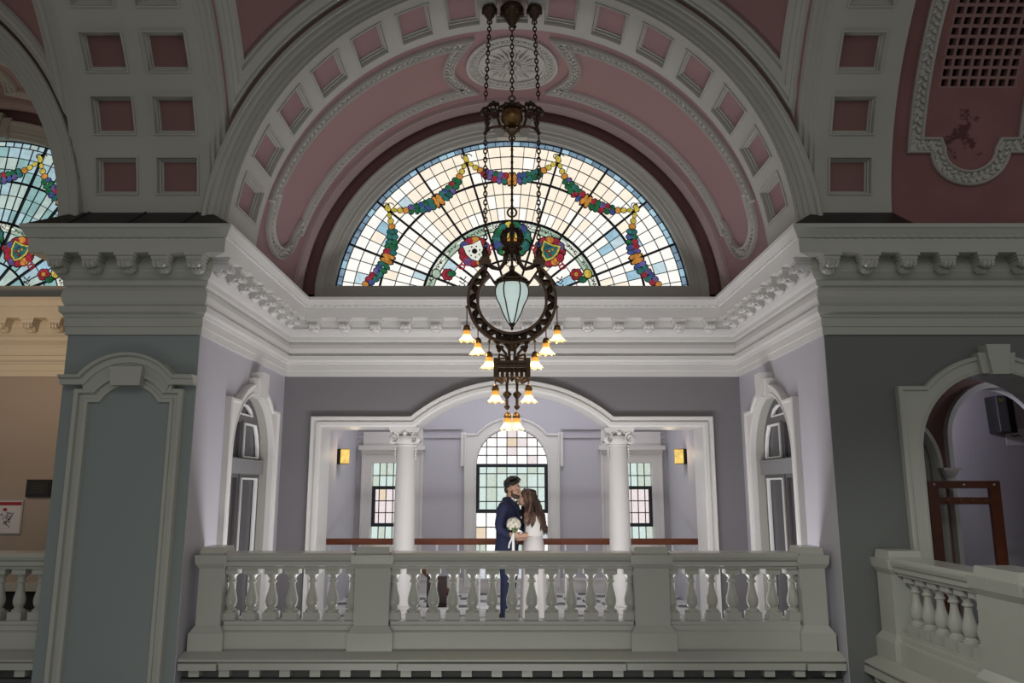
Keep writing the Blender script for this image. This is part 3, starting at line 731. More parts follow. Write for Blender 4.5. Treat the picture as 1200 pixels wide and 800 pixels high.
    for a0, a1, c in ((94, 104, 'ribw'), (76, 86, 'ribw'), (108, 126, 'ribbon'), (129, 140, 'ribbon'), (144, 156, 'ribw'), (158, 168, 'ribbon'), (54, 72, 'ribbon'), (40, 51, 'ribw'), (24, 36, 'ribbon'), (12, 22, 'ribw')):
        piece(a0, a1, c)
        for a in (a0, a1):
            x, z = P(1.12, a)
            if z > zmin + .02: blob(m, x, z, .018, .05, R(a), 'ribw', .02)
        if a1 - a0 > 9.5 and c == 'ribbon' or (a0 < 90 and a1 < 60) or a0 > 130:
            k = a0 + 1.2
            while k < a1 - 1:
                x, z = P(1.12, k)
                if z > zmin + .02: strokes.append((x, z, R(k), random.choice((.016, .022, .03)), random.choice((-.5, 0, .4, .8))))
                k += random.choice((.8, .95, 1.1, 1.6))
    for x, z, a, L, tl in strokes:
        d = Vector((math.cos(a + tl), math.sin(a + tl))) * L; nn = Vector((-d.y, d.x)).normalized() * .005
        q = [Vector((x, z)) - d - nn, Vector((x, z)) - d + nn, Vector((x, z)) + d + nn, Vector((x, z)) + d - nn]
        m.add([(p.x, Y - .023, p.y) for p in q], [(0, 1, 2, 3)], DK)
    rel(m.build('motto_ribbon', GM, recalc=False), root)
    def text(s_, a, col, size):
        cu = bpy.data.curves.new('year', 'FONT'); cu.body = s_; cu.size = size; cu.align_x = 'CENTER'; cu.align_y = 'CENTER'
        t = bpy.data.objects.new('year_lettering', cu); C.objects.link(t)
        me = bpy.data.meshes.new_from_object(t); bpy.data.objects.remove(t); o = bpy.data.objects.new('year_lettering', me); C.objects.link(o)
        me.materials.clear(); me.materials.append(col); x, z = P(1.12, a)
        o.matrix_world = Matrix.Translation((x - root.location.x, Y - .026 - root.location.y, z - root.location.z)) @ Matrix.Rotation(-R(a - 90), 4, 'Y') @ Matrix.Rotation(PI / 2, 4, 'X')
        o.parent = root
    text('1689', 99, LEAD, .10); text('1752', 81, LEAD, .10)
    def wreath(cx_, cz_, r_, cols, n, dy, nm, extra=None):
        m = MB()
        for t in range(n):
            a = 2 * PI * t / n; blob(m, cx_ + r_ * math.cos(a), cz_ + r_ * math.sin(a), .052 * r_ / .16, .062 * r_ / .16, a + .4, cols[t % len(cols)], dy + .0004 * t)
        if extra: extra(m)
        rel(m.build(nm, GM, recalc=False), root)
    def shield(x, z, s_, fillc, edge, marks, tilt):
        def f(m):
            sh = [(-.5, .5), (0, .42), (.5, .5), (.48, 0), (.3, -.38), (0, -.6), (-.3, -.38), (-.48, 0)]
            def tr(p, k): return (x + (p[0] * math.cos(tilt) - p[1] * math.sin(tilt)) * s_ * k, z + (p[0] * math.sin(tilt) + p[1] * math.cos(tilt)) * s_ * k)
            for k, c, dy in ((1.12, DK, .05), (1.03, GI[edge], .052), (.82, fillc if isinstance(fillc, int) else GI[fillc], .054)):
                q = [tr(p, k) for p in sh]; m.add([(a, Y - dy, b) for a, b in q], [tuple(range(8))], c)
            for (px, pz, pr, c) in marks:
                q = tr((px, pz), 1); blob(m, q[0], q[1], pr * s_, pr * s_, tilt, c, .056) if c != 'dark' else m.add([(q[0] + pr * s_ * math.cos(2 * PI * t / 7), Y - .058, q[1] + pr * s_ * math.sin(2 * PI * t / 7)) for t in range(7)], [tuple(range(7))], DK)
        return f
    for sg, fill, edge, marks in ((-1, 'ribw', 'ribw', [(0, 0, .17, 'dark')] + [(.3 * math.cos(t * .9), -.03 + .33 * math.sin(t * .9), .05, 'dark') for t in range(7)]),
                                  (1, 'emer', 'yellow', [(-.12, -.05, .08, 'red'), (.14, .14, .07, 'orange'), (.12, -.2, .08, 'red'), (-.15, .2, .07, 'blue'), (0, 0, .05, 'yellow')])):
        a = 90 - sg * 33; x, z = P(.90, a)
        wreath(x, z, .155, ['red', 'purple', 'red', 'orange', 'red', 'blue', 'red'], 12, .03, 'heraldic_wreath', shield(x, z, .23, fill, edge, marks, -sg * .35))
        # small rose with ribbons near the sill
        m = MB(); x, z = P(.95, 90 - sg * 62)
        for t in range(6): blob(m, x + .045 * math.cos(t * 1.05), z + .045 * math.sin(t * 1.05), .035, .035, 0, 'red', .03 + .0005 * t)
        blob(m, x, z, .03, .03, 0, 'orange' if sg > 0 else 'red', .036)
        blob(m, x + sg * .08 * (1 if sg > 0 else -.6), z - .07 if sg > 0 else z + .01, .05, .04, 0, 'green', .037)
        blob(m, x + sg * .15, z + .01, .05, .06, .4, 'yellow' if sg > 0 else 'ribbon', .032)
        for t in range(5):
            q = P(.74 - .02 * t, 90 - sg * (58 + 4 * t)); 
            if q[1] > zmin + .03: m.tube([(q[0] - .05, Y - .03, q[1] + .02), (q[0], Y - .03, q[1] - .02), (q[0] + .03, Y - .03, q[1] + .03)], .008, 4, DK)
        for aa in (46, 50, 20): 
            q = P(.86, 90 - sg * aa); m.tube([(q[0] + .04 * math.cos(t), Y - .03, q[1] + .03 * math.sin(t)) for t in [k * .7 for k in range(10)]], .011, 5, GI['red'])
        rel(m.build('rose_spray', GM, recalc=False), root)
    x, z = P(.92, 90)
    def crown(m):
        blob(m, x, z, .12, .13, 0, 'purple', .045); blob(m, x, z - .02, .085, .08, 0, 'orange', .048)
        for t in (-1, 0, 1): blob(m, x + t * .06, z + .06, .025, .05, 0, 'yellow', .052)
    wreath(x, z, .19, ['green', 'emer', 'blue', 'green', 'yellow', 'emer'], 14, .03, 'crown_wreath', crown)
    return root
lunette(0, 'window_1', 'half-round stained glass window with garlands above the couple', (['cream', 'cream', 'cream', 'white'], ['white', 'white', 'white', 'ice', 'cream'] + ['white'] * 9 + ['sky']), ['rim', 'sky', 'rim'], 1)
lunette(BX, 'window_2', 'half-round stained glass window in pale teal, half hidden by the pier', (['teal', 'teal2', 'teal3'], ['teal', 'teal2', 'teal3', 'sky']), ['teal3', 'teal2'], .7)

# leaded windows of the stair room
def leaded(name, lab, outline, x0, x1, zlist, cols, pick, sash):
    root = empty(name, ((x0 + x1) / 2, YR + .12, .2)); struct(root, lab, 'window'); Y = YR + .12
    m = MB(); n = cols; xs = [x0 + (x1 - x0) * i / n for i in range(n + 1)]
    def inside_clip(poly):
        out = poly
        k = len(outline)
        for i in range(k):
            a, b = outline[i], outline[(i + 1) % k]; res = []
            side = lambda p: (b[0] - a[0]) * (p[1] - a[1]) - (b[1] - a[1]) * (p[0] - a[0])
            for j in range(len(out)):
                p, q = out[j], out[(j + 1) % len(out)]; sp, sq = side(p), side(q)
                if sp <= 1e-9: res.append(p)
                if (sp < -1e-9 and sq > 1e-9) or (sp > 1e-9 and sq < -1e-9): t = sp / (sp - sq); res.append((p[0] + (q[0] - p[0]) * t, p[1] + (q[1] - p[1]) * t))
            out = res
            if len(out) < 3: return []
        return out
    ld = MB()
    for i in range(n):
        for j in range(len(zlist) - 1):
            poly = inside_clip([(xs[i], zlist[j]), (xs[i], zlist[j + 1]), (xs[i + 1], zlist[j + 1]), (xs[i + 1], zlist[j])])
            if len(poly) < 3: continue
            m.add([(x, Y, z) for x, z in poly], [tuple(range(len(poly)))], GI[pick(i, j)])
            for a, b in zip(poly, poly[1:] + poly[:1]):
                a, b = Vector(a), Vector(b); t = b - a
                if t.length < .01: continue
                t.normalize(); nn = Vector((-t.y, t.x)) * .008; q = [a - nn, a + nn, b + nn, b - nn]
                ld.add([(p.x, Y - .012, p.y) for p in q] + [(p.x, Y, p.y) for p in q], [(0, 1, 2, 3), (0, 4, 5, 1), (2, 6, 7, 3)])
    rel(m.build('glass', GM, recalc=False), root); rel(ld.build('leading', LEAD, recalc=False), root)
    sm = MB(); sm.slab([(sash[0], sash[2]), (sash[1], sash[2]), (sash[1], sash[3]), (sash[0], sash[3])], [[(sash[0] + .055, sash[2] + .055), (sash[1] - .055, sash[2] + .055), (sash[1] - .055, sash[3] - .055), (sash[0] + .055, sash[3] - .055)]], face_y(Y), .06, .0)
    rel(sm.build('sash', LEAD), root)
    return root
def pick_c(i, j):
    random.seed(i * 13 + j * 7 + 3)
    if j >= 8: return 'tan' if (j == 10 and i in (3,)) else 'clear' if random.random() < .85 else 'rose'
    if j >= 4: return random.choice(['pmint', 'pgreen', 'pmint', 'pmint'])
    return 'clear' if j == 3 else random.choice(['clear', 'grey', 'clear', 'tan']) if j == 2 else random.choice(['grey', 'clear', 'pgreen'])
leaded('window_3', 'tall arched leaded window behind the couple', cwin, -.59, .59, [.2, .5, .8, 1.02, 1.25, 1.43, 1.66, 1.88, 2.02, 2.18, 2.32, 2.47, 2.7], 7, pick_c, (-.59, .59, 1.25, 2.04))
def pick_s(i, j):
    random.seed(i * 5 + j * 11)
    if j >= 6: return random.choice(['pgreen', 'pmint'])
    if j >= 3: return 'tan' if (i == 1 and j == 5) else 'rose'
    return random.choice(['pmint', 'pgreen'])
leaded('window_4', 'narrow leaded window with tan panes, left of the columns', swin(-1), -2.30, -1.62, [.2, .5, .8, 1.05, 1.25, 1.44, 1.64, 1.85, 2.06], 6, pick_s, (-2.30, -1.62, 1.03, 1.68))
leaded('window_5', 'narrow leaded window with tan panes, right of the columns', swin(1), 1.62, 2.30, [.2, .5, .8, 1.05, 1.25, 1.44, 1.64, 1.85, 2.06], 6, pick_s, (1.62, 2.30, 1.03, 1.68))
# their surrounds
m = MB(); eared(m, 0, .59, 2.03, face_y(YR), .17, 2.52, .05, .1)
for s_ in (-1, 1):
    a, b = sorted((s_ * .76, s_ * .84)); m.box(a, b, YR - .05, YR, 2.0, 2.55)
struct(m.build('trim_33', TRIM, smooth=True), 'white keystone surround of the arched window behind the couple', 'window surround')
for s_, nm, lab in ((-1, 'trim_34', 'white surround with ledge of the narrow window left of the columns'), (1, 'trim_35', 'white surround with ledge of the narrow window right of the columns')):
    m = MB(); a, b = sorted((s_ * 2.30, s_ * 1.62))
    m.sweep([(a, .1), (a, 2.06), (b, 2.06), (b, .1)], [(-.004, -.11), (-.004, .04), (.03, .05), (.12, .05), (.13, .07), (.16, .07), (.165, 0)], face_y(YR))
    m.box(a - .20, b + .20, YR - .14, YR, 2.26, 2.33); m.box(a - .17, b + .17, YR - .10, YR, 2.22, 2.26); m.box(a - .15, b + .15, YR - .04, YR, 2.33, 2.56)
    struct(m.build(nm, TRIM, smooth=True), lab, 'window surround')
m = MB()
for (x0, x1) in ((-2.55, -.82), (.82, 2.55)):
    m.box(x0, x1, YR - .05, YR, 2.60, 2.64); m.box(x0, x1, YR - .03, YR, 2.46, 2.50)
struct(m.build('trim_36', LILAC), 'picture rail on the stair room wall', 'picture rail')
m = MB(); m.box(-2.55, 2.55, YR - .04, YR, 0, .2); m.box(-2.55, 2.55, YR - .055, YR, .2, .23); struct(m.build('baseboard_back', TRIM), 'white baseboard of the stair room', 'baseboard')
for s_, nm in ((-1, 'baseboard_left'), (1, 'baseboard_right')):
    m = MB()
    for (y0, y1) in ((YF + .75, YD - .83), (YD + .83, YB)):
        a, b = sorted((s_ * HW, s_ * (HW - .03))); m.box(a, b, y0, y1, 0, .22)
    struct(m.build(nm, TRIM), 'white baseboard beside the arched door by the %s' % ('teal pier' if s_ < 0 else 'grey wall'), 'baseboard')

# ------------------------------------------------------------------ balustrades
def baluster_mesh():
    m = MB(); z0, z1 = .488, .936
    m.frustum((-.062, .062, -.062, .062, z0), (-.062, .062, -.062, .062, z0 + .07))
    m.lathe([(.058, z0 + .07), (.058, z0 + .085), (.042, z0 + .093), (.034, z0 + .108), (.043, z0 + .118), (.051, z0 + .140), (.0535, z0 + .165), (.051, z0 + .190), (.042, z0 + .225), (.032, z0 + .262), (.026, z0 + .30), (.0255, z0 + .318),
             (.037, z0 + .323), (.040, z0 + .332), (.037, z0 + .341), (.030, z0 + .345), (.031, z0 + .365), (.044, z0 + .380), (.056, z0 + .395), (.058, z0 + .398)], 0, 0, 16)
    m.frustum((-.062, .062, -.062, .062, z0 + .398), (-.062, .062, -.062, .062, z1))
    o = m.build('baluster', TRIMF, smooth=True, angle=40); d = o.data; bpy.data.objects.remove(o); return d
BAL = baluster_mesh(); BALG = BAL
def prism_x(m, prof, x0, x1, mi=0):
    k = len(prof); m.add([(x0, y, z) for y, z in prof] + [(x1, y, z) for y, z in prof], [tuple(range(k)), tuple(range(k, 2 * k))[::-1]] + [(i, (i + 1) % k, k + (i + 1) % k, k + i) for i in range(k)], mi)
def sym(half): return half + [(-y, z) for y, z in half[::-1]]
def balustrade(name, label, loc, rz, spans, posts, bals, ledge, ledge_breaks=()):
    root = empty(name, loc, rz); tag(root, label, 'balustrade')
    rail = sym([(-.085, .934), (-.09, .955), (-.115, .965), (-.115, 1.0), (-.14, 1.015), (-.15, 1.04), (-.15, 1.055), (-.13, 1.077)])
    base = sym([(-.125, .25), (-.125, .40), (-.10, .415), (-.10, .45), (-.085, .46), (-.085, .488)])
    for x0, x1 in spans:
        m = MB(); prism_x(m, rail, x0, x1); m.build('top_rail', TRIMF, root)
        m = MB(); prism_x(m, base, x0, x1); m.build('bottom_rail', TRIMF, root)
    for x0, x1 in posts:
        m = MB(); c = (x0 + x1) / 2; h = (x1 - x0) / 2
        m.frustum((c - h - .045, c + h + .045, -.17, .17, .25), (c - h - .045, c + h + .045, -.17, .17, .40))
        m.frustum((c - h - .04, c + h + .04, -.165, .165, .40), (c - h, c + h, -.13, .13, .46))
        m.frustum((c - h, c + h, -.13, .13, .46), (c - h, c + h, -.13, .13, .955))
        m.frustum((c - h - .005, c + h + .005, -.135, .135, .945), (c - h - .03, c + h + .03, -.16, .16, .985))
        m.frustum((c - h - .03, c + h + .03, -.16, .16, .985), (c - h - .035, c + h + .035, -.17, .17, 1.06))
        m.frustum((c - h + .0, c + h + .0, -.14, .14, 1.06), (c - h + .01, c + h - .01, -.13, .13, 1.13))
        m.build('post', TRIMF, root)
    for x in bals:
        q = bpy.data.objects.new('baluster', BAL); C.objects.link(q); q.parent = root; q.location = (x, 0, 0)
    m = MB(); x0, x1 = ledge
    prism_x(m, [(.17, .118), (.17, .25), (-.17, .25), (-.285, .205), (-.285, .19), (-.26, .18), (-.255, .155), (-.24, .15), (-.24, .118)], x0, x1)
    m.build('ledge', TRIMF, root)
    br = [x0] + list(ledge_breaks) + [x1]
    m = MB()
    for i in range(len(br) - 1):
        a, b = br[i] + .006, br[i + 1] - .006; e = .02 if i % 2 == 0 else .0
        m.box(a, b, -.275 - e, -.24, .118, .172)
    m.build('fascia', TRIMF, root)
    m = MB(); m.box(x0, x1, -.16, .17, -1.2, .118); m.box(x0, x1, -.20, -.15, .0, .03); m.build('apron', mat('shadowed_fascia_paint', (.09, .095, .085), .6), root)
    L = x1 - x0; n = int(L / .252)
    for i in range(n):
        c = x0 + (i + .5) * L / n; m = MB(); m.box(c - .045, c + .045, -.25, -.16, .058, .117); m.build('dentil', TRIMF, root)
    return root
cb = [k * .1775 for k in range(-6, 7)]; sb = [1.985 + k * .183 for k in range(-3, 4)]
balustrade('balustrade', 'long stone balustrade in front of the couple', (0, 7.36, 0), 0, [(-1.08, 1.08), (-2.56, -1.41), (1.41, 2.56)],
           [(-1.40, -1.09), (1.09, 1.40), (-2.79, -2.575), (2.575, 2.79)], cb + sb + [-x for x in sb], (-2.86, 2.86), (-2.52, -.98, .98, 2.52))
balustrade('balustrade', 'stone balustrade in front of the tan wall', (BX, 7.36, 0), 0, [(.2, 2.86)], [], [2.86 - .17 - .183 * k for k in range(0, 14)], (.2, 2.86), (1.5,))
balustrade('balustrade', 'glossy stone balustrade coming forward beside the arched opening', (3.29, YF, 0), -PI / 2, [(.30, 1.5), (2.0, 3.2)], [(.03, .29), (1.5, 2.0), (3.2, 3.6)],
           [.30 + .11 + .186 * k for k in range(6)] + [2.10 + .186 * k for k in range(6)], (-.0, 3.7), ())

# ------------------------------------------------------------------ columns
def ionic(name, label, x):
    Y = YB + .27; root = empty(name, (x, Y, 0)); tag(root, label, 'column')
    m = MB(); m.frustum((-.2, .2, -.2, .2, 0.0), (-.2, .2, -.2, .2, .08))
    m.lathe([(.19, .08), (.205, .10), (.205, .125), (.19, .145), (.165, .15), (.16, .175), (.175, .185), (.18, .205), (.17, .225), (.15, .23), (.142, .25)], 0, 0, 28); m.build('base', TRIM, root, smooth=True)
    m = MB(); m.lathe([(.142, .25), (.136, .29), (.135, .8), (.130, 1.3), (.122, 1.8), (.116, 2.14), (.116, 2.17), (.126, 2.175), (.128, 2.19), (.118, 2.2)], 0, 0, 32); m.build('shaft', TRIM, root, smooth=True)
    m = MB()
    m.lathe([(.118, 2.19), (.135, 2.21), (.15, 2.245), (.145, 2.27), (.13, 2.30)], 0, 0, 24)
    for sx in (-1, 1):
        for sy in (-1, 1):
            cx_, cy_ = sx * .145, sy * .145; d = Vector((sx, sy, 0)).normalized(); t = Vector((-d.y, d.x, 0))
            pts = []
            for k in range(26):
                a = k * .5; r_ = .086 * math.exp(-a * .13); pts.append(Vector((cx_, cy_, 2.265)) + d * r_ * math.cos(a + 1.5) + Vector((0, 0, r_ * math.sin(a + 1.5))))
            m.tube(pts, [.019 - .0004 * k for k in range(26)], 7, 0, False, 2.0)
            # arm from centre to the volute
            m.tube([(sx * .02, sy * .11 if False else sy * .05, 2.325), (sx * .09, sy * .09, 2.335), (cx_, cy_, 2.337)], .02, 6)
    for k in range(4):
        a = k * PI / 2; m.ball((.15 * math.cos(a), .15 * math.sin(a), 2.33), (.035, .035, .03), 8)
    pl = []
    for k in range(4):
        a = PI / 4 + k * PI / 2; b = a + PI / 2
        p, q = Vector((math.cos(a), math.sin(a))) * .255, Vector((math.cos(b), math.sin(b))) * .255
        for t in range(6): 
            v = p + (q - p) * t / 6; v *= 1 - .16 * math.sin(PI * t / 6); pl.append((v.x, v.y))
    m.slab(pl, [], flat, 2.345, 2.37); m.slab([(a * 1.06, b * 1.06) for a, b in pl], [], flat, 2.37, 2.399)
    m.build('capital', TRIM, root, smooth=True)
    for s_ in (-1, 1):
        m = MB()
        for k in range(5): m.ball((s_ * .128, -.03, 2.175 - k * .036), (.022 - .002 * k, .03, .024), 8)
        m.build('husk_drop', TRIM, root, smooth=True)
    return root
ionic('ionic_column', 'white ionic column on the groom\'s side of the arcade', -1.355)
ionic('ionic_column', 'white ionic column on the bride\'s side of the arcade', 1.355)

# ------------------------------------------------------------------ landing railing
YL = 10.85
root = empty('landing_railing', (0, YL, 0)); tag(root, 'mahogany handrail on thin white bars behind the couple', 'railing')
m = MB(); prism_x(m, [(-.035, .90), (-.045, .93), (-.04, .96), (-.02, .98), (.02, .98), (.04, .96), (.045, .93), (.035, .90)], -2.55, 2.55); m.build('handrail', WOOD, root)
for i in range(18):
    m = MB(); x = -2.45 + i * .288; m.box(x - .011, x + .011, -.011, .011, .08, .9); m.build('bar', WHITE, root)
m = MB(); m.box(-2.55, 2.55, -.06, .06, .004, .08); m.build('curb', WHITE, root)
root = empty('stair_handrail', (-1.2, 11.5, .3)); tag(root, 'dark wooden stair handrail slanting down behind the balusters', 'handrail')
m = MB(); m.tube([(-.45, 0, .55), (-.1, 0, .24), (.35, 0, -.14)], .045, 8); m.build('rail', WOOD, root, smooth=True)
m = MB(); m.box(.0, .28, -.05, .05, -.296, .12); m.build('newel', mat('dark_stained_wood', (.04, .02, .015), .4, .2, 8), root)

# sconces
for s_, lab in ((-1, 'black and brass wall sconce left of the columns'), (1, 'black and brass wall sconce right of the columns')):
    root = empty('wall_sconce', (s_ * 2.55, 11.6, 2.0)); tag(root, lab, 'wall lamp')
    f = lambda a, b: sorted((-s_ * a, -s_ * b))
    m = MB(); a, b = f(0, .05); m.box(a, b, -.10, .10, -.01, .21); m.build('back_plate', mat('black_metal', (.02, .018, .016), .35, .2, 5, 0, .6), root)
    m = MB(); a, b = f(.05, .16)
    for t in range(10):
        a0, a1 = PI * t / 10, PI * (t + 1) / 10
        m.add([(-s_ * (.05 + .11 * math.sin(q)), -.09 * math.cos(q), z) for q in (a0, a1) for z in (0, .2)], [(0, 1, 3, 2)])
    m.build('shade', emit('sconce_glow', srgb(255, 214, 120), 1.0, .2, 6), root)
    for z in (-.008, .2): m = MB(); m.box(*f(.04, .165), -.095, .095, z, z + .01); m.build('rim', BRASS, root)
    point('sconce_light', (s_ * (2.55 - .25), 11.5, 2.12), 2.5, (1, .8, .5), .05)

# ------------------------------------------------------------------ things on the tan wall
root = empty('picture_frame', (-6.33, YB, 1.10)); tag(root, 'white poster with red heading and grey line drawing on the tan wall', 'poster')
m = MB(); m.box(-.34, .34, -.02, 0, 0, .40); m.build('frame', mat('silver_frame', (.5, .5, .5), .3, .05, 4, 0, .3), root)
m = MB(); m.box(-.325, .325, -.024, -.02, .015, .385); m.build('paper', mat('poster_paper', (.62, .60, .66), .5), root)
m = MB(); m.box(-.325, .325, -.027, -.024, .34, .38); m.ball((.13, -.026, .29), (.028, .004, .02), 8); m.build('red_heading', mat('red_ink', (.30, .02, .03), .5), root)
m = MB()
for k in range(9):
    x = .08 + random.uniform(0, .16); z = .08 + random.uniform(0, .16); m.tube([(x, -.026, z), (x + random.uniform(-.08, .08), -.026, z + random.uniform(-.02, .09)), (x + random.uniform(-.1, .1), -.026, z + random.uniform(-.05, .05))], .004, 4)
for k in range(5): m.box(-.26, -.06, -.0265, -.024, .3 - k * .05, .305 - k * .05)
m.build('line_drawing', mat('grey_ink', (.12, .12, .14), .6), root)
root = empty('wall_plaque', (-5.82, YB, 1.54)); tag(root, 'small black plaque on the tan wall beside the pier', 'plaque')
m = MB(); m.box(-.15, .15, -.03, 0, -.0, .21); m.build('frame', mat('black_frame', (.012, .011, .010), .35), root)
m = MB(); m.box(-.125, .125, -.034, -.03, .025, .185); m.build('plate', mat('black_plate', (.02, .018, .016), .25), root)
m = MB()
for k in range(3): m.box(-.08, .08 - .03 * (k % 2), -.036, -.034, .06 + k * .035, .068 + k * .035)
m.build('lettering', mat('dull_gold', (.08, .06, .03), .4, .1, 4, 0, .5), root)
root = empty('framed_board', (-6.62, YB, 1.75)); tag(root, 'black framed board at the edge of the tan wall', 'frame')
m = MB(); m.slab([(-.24, 0), (.24, 0), (.24, .30), (-.24, .30)], [[(-.2, .04), (.2, .04), (.2, .26), (-.2, .26)]], face_y(0), .035, 0); m.build('frame', MATS['black_frame'], root)
m = MB(); m.box(-.2, .2, -.012, 0, .04, .26); m.build('board', MATS['black_plate'], root)
m = MB(); m.box(BX - HW, BX + HW, YB - .12, YB, .44, .54); m.box(BX - HW, BX + HW, YB - .06, YB, 0, .44, 1); struct(m.build('baseboard_next_bay', [TRIMF, DARK]), 'white dado ledge over dark boards on the tan wall', 'dado')

# ------------------------------------------------------------------ passage beyond the arched opening
YP = 9.6
m = MB(); m.box(3.0, 8, YP, YP + .2, 0, 4.1); struct(m.build('wall_passage', LILAC), 'lilac wall of the passage beyond the arched opening', 'wall')
m = MB(); ac, ar = 5.36, .56
m.slab([(3.4, 0), (8, 0), (8, 3.4), (3.4, 3.4)], [[(ac - ar, .01), (ac - ar, 2.18)] + arc(ac, 2.18, ar, 180, 0, 24)[1:] + [(ac + ar, .01)]], face_y(8.6), 0, -.25, 0, 1)
struct(m.build('wall_passage_arch', [PINKD, TRIM]), 'dark rose cross wall with an inner arch', 'wall')
m = MB(); m.sweep([(ac - ar, 0), (ac - ar, 2.18)] + arc(ac, 2.18, ar, 180, 0, 28)[1:] + [(ac + ar, 0)], [(0, -.02), (0, .03), (.03, .04), (.035, .06), (.07, .07), (.08, 0)], face_y(8.6))
struct(m.build('trim_37', TRIM, smooth=True), 'white moulding of the inner passage arch', 'arch moulding')
m = MB()
m.sweep(arc(3.98, 1.88, .62, 130, 0, 20) + [(4.60, 0.0)], [(-.07, 0), (-.07, .05), (-.04, .08), (0, .09), (.05, .07), (.06, 0)], face_y(8.6))
m.sweep(arc(3.98, 1.88, .43, 130, 0, 20) + [(4.41, 0.0)], [(-.05, 0), (-.05, .04), (.05, .05), (.05, 0)], face_y(8.6))
m.slab([(3.4, .0), (4.56, 0), (4.56, 1.88)] + arc(3.98, 1.88, .58, 0, 180, 20)[1:] , [], face_y(8.6), .02, 0)
struct(m.build('trim_38', ARCHP, smooth=True), 'grey moulded side arch in the passage', 'arch moulding')
m = MB(); m.box(3.2, 8, YF + .43, YP, 3.4, 3.5); struct(m.build('ceiling.006', ARCHP), 'low ceiling of the passage', 'ceiling')
root = empty('wall_corbel', (4.67, 8.46, 1.78)); tag(root, 'small white plaster corbel on the passage arch', 'corbel')
m = MB(); m.lathe([(.005, -.16), (.03, -.14), (.025, -.10), (.05, -.06), (.045, -.03), (.08, .02), (.085, .05)], 0, 0, 14); m.build('bracket', TRIM, root, smooth=True)
m = MB(); m.frustum((-.09, .09, -.07, .07, .05), (-.10, .10, -.07, .07, .08)); m.build('abacus', TRIM, root)
root = empty('coat_rack', (4.62, 8.15, 0), R(-6)); tag(root, 'tall brown wooden rack with pegs behind the glossy balustrade', 'rack')
WR = mat('red_brown_wood', (.13, .035, .016), .35, .4, 10, .05)
for x in (-.30, .30):
    m = MB(); m.box(x - .05, x + .05, -.03, .03, 0.0, 1.72); m.build('post', WR, root)
m = MB(); m.box(-.35, .35, -.032, .032, 1.645, 1.72); m.build('top_rail', WR, root)
m = MB(); m.box(-.25, .25, -.025, .025, 1.485, 1.555); m.build('peg_rail', WR, root)
m = MB(); m.box(-.25, .25, -.025, .025, .25, .34); m.build('bottom_rail', WR, root)
for x in (-.29, 0, .29):
    m = MB(); m.ball((x, -.036, 1.683), (.011, .008, .011), 8); m.build('stud', WHITE, root)
for k in range(4):
    m = MB(); m.tube([(-.18 + k * .12, -.02, 1.51), (-.18 + k * .12, -.06, 1.51), (-.18 + k * .12, -.075, 1.53)], .008, 6); m.build('peg', BRASS, root)
for x in (-.30, .30):
    m = MB(); m.box(x - .055, x + .055, -.16, .16, 0, .05); m.build('foot', WR, root)
root = empty('loudspeaker', (5.93, YP - .1, 2.30), R(0)); tag(root, 'black and grey box loudspeaker high on the lilac passage wall', 'speaker')
m = MB(); m.frustum((-.09, .11, -.13, .1, 0), (-.11, .09, -.13, .1, .44)); m.build('cabinet', mat('black_plastic', (.02, .02, .022), .4), root)
m = MB(); m.frustum((-.095, .02, -.145, -.13, .01), (-.115, .0, -.145, -.13, .43)); m.build('front_grille', mat('grey_speaker_cloth', (.12, .12, .14), .7, .2, 60), root)
m = MB(); m.box(-.08, -.03, -.15, -.145, .37, .40); m.build('badge', mat('yellow_badge', (.4, .3, .06), .5), root)
PAPER = mat('white_paper', (.75, .74, .78), .6, .03)
for x, z, wd, h, lab in ((6.15, 2.16, .24, .20, 'white notice below the loudspeaker on the passage wall'), (5.0, 1.16, .20, .16, 'small white notice seen through the coat rack')):
    root = empty('paper_notice', (x, YP, z)); tag(root, lab, 'notice')
    m = MB(); m.box(-wd / 2, wd / 2, -.006, 0, 0, h); m.build('sheet', PAPER, root)
    m = MB(); m.tube([(-wd * .2, -.007, h * .6), (-wd * .05, -.007, h * .52), (wd * .12, -.007, h * .62), (wd * .25, -.007, h * .55)], .008, 5); m.build('printed_mark', MATS['grey_ink'], root)

# ------------------------------------------------------------------ chandelier
YCH = YF + .38
TH = R(10.6); FPX = 916.0
def at(px, py, Y):      # the point at depth Y seen at a place in the photograph
    a = math.atan((400 - py) / FPX) + TH; h = Y * math.tan(a); d = Y * math.cos(TH) + h * math.sin(TH)
    return Vector(((px - 600) / FPX * d, Y, 1.65 + h))
CH = empty('chandelier', (0, YCH, ZS + RA)); tag(CH, 'tall bronze chandelier with a hoop, egg-shaped lantern and ten glowing bell shades', 'chandelier')
def cz(py): return at(600, py, YCH).z
def part(m, name, mt, parent=None, smooth=True):
    o = m.build(name, mt, smooth=smooth, angle=50)
    if parent is None: rel(o, CH)
    else:
        o.parent = parent; o.matrix_parent_inverse = parent.matrix_parent_inverse @ Matrix.Identity(4) if False else Matrix.Translation(-Vector(CH.location)) @ Matrix.Identity(4) if False else Matrix.Identity(4)
        # parent is itself offset by the root: cancel its world matrix
        o.matrix_parent_inverse = (Matrix.Translation(CH.location) @ parent.matrix_parent_inverse).inverted()
    return o
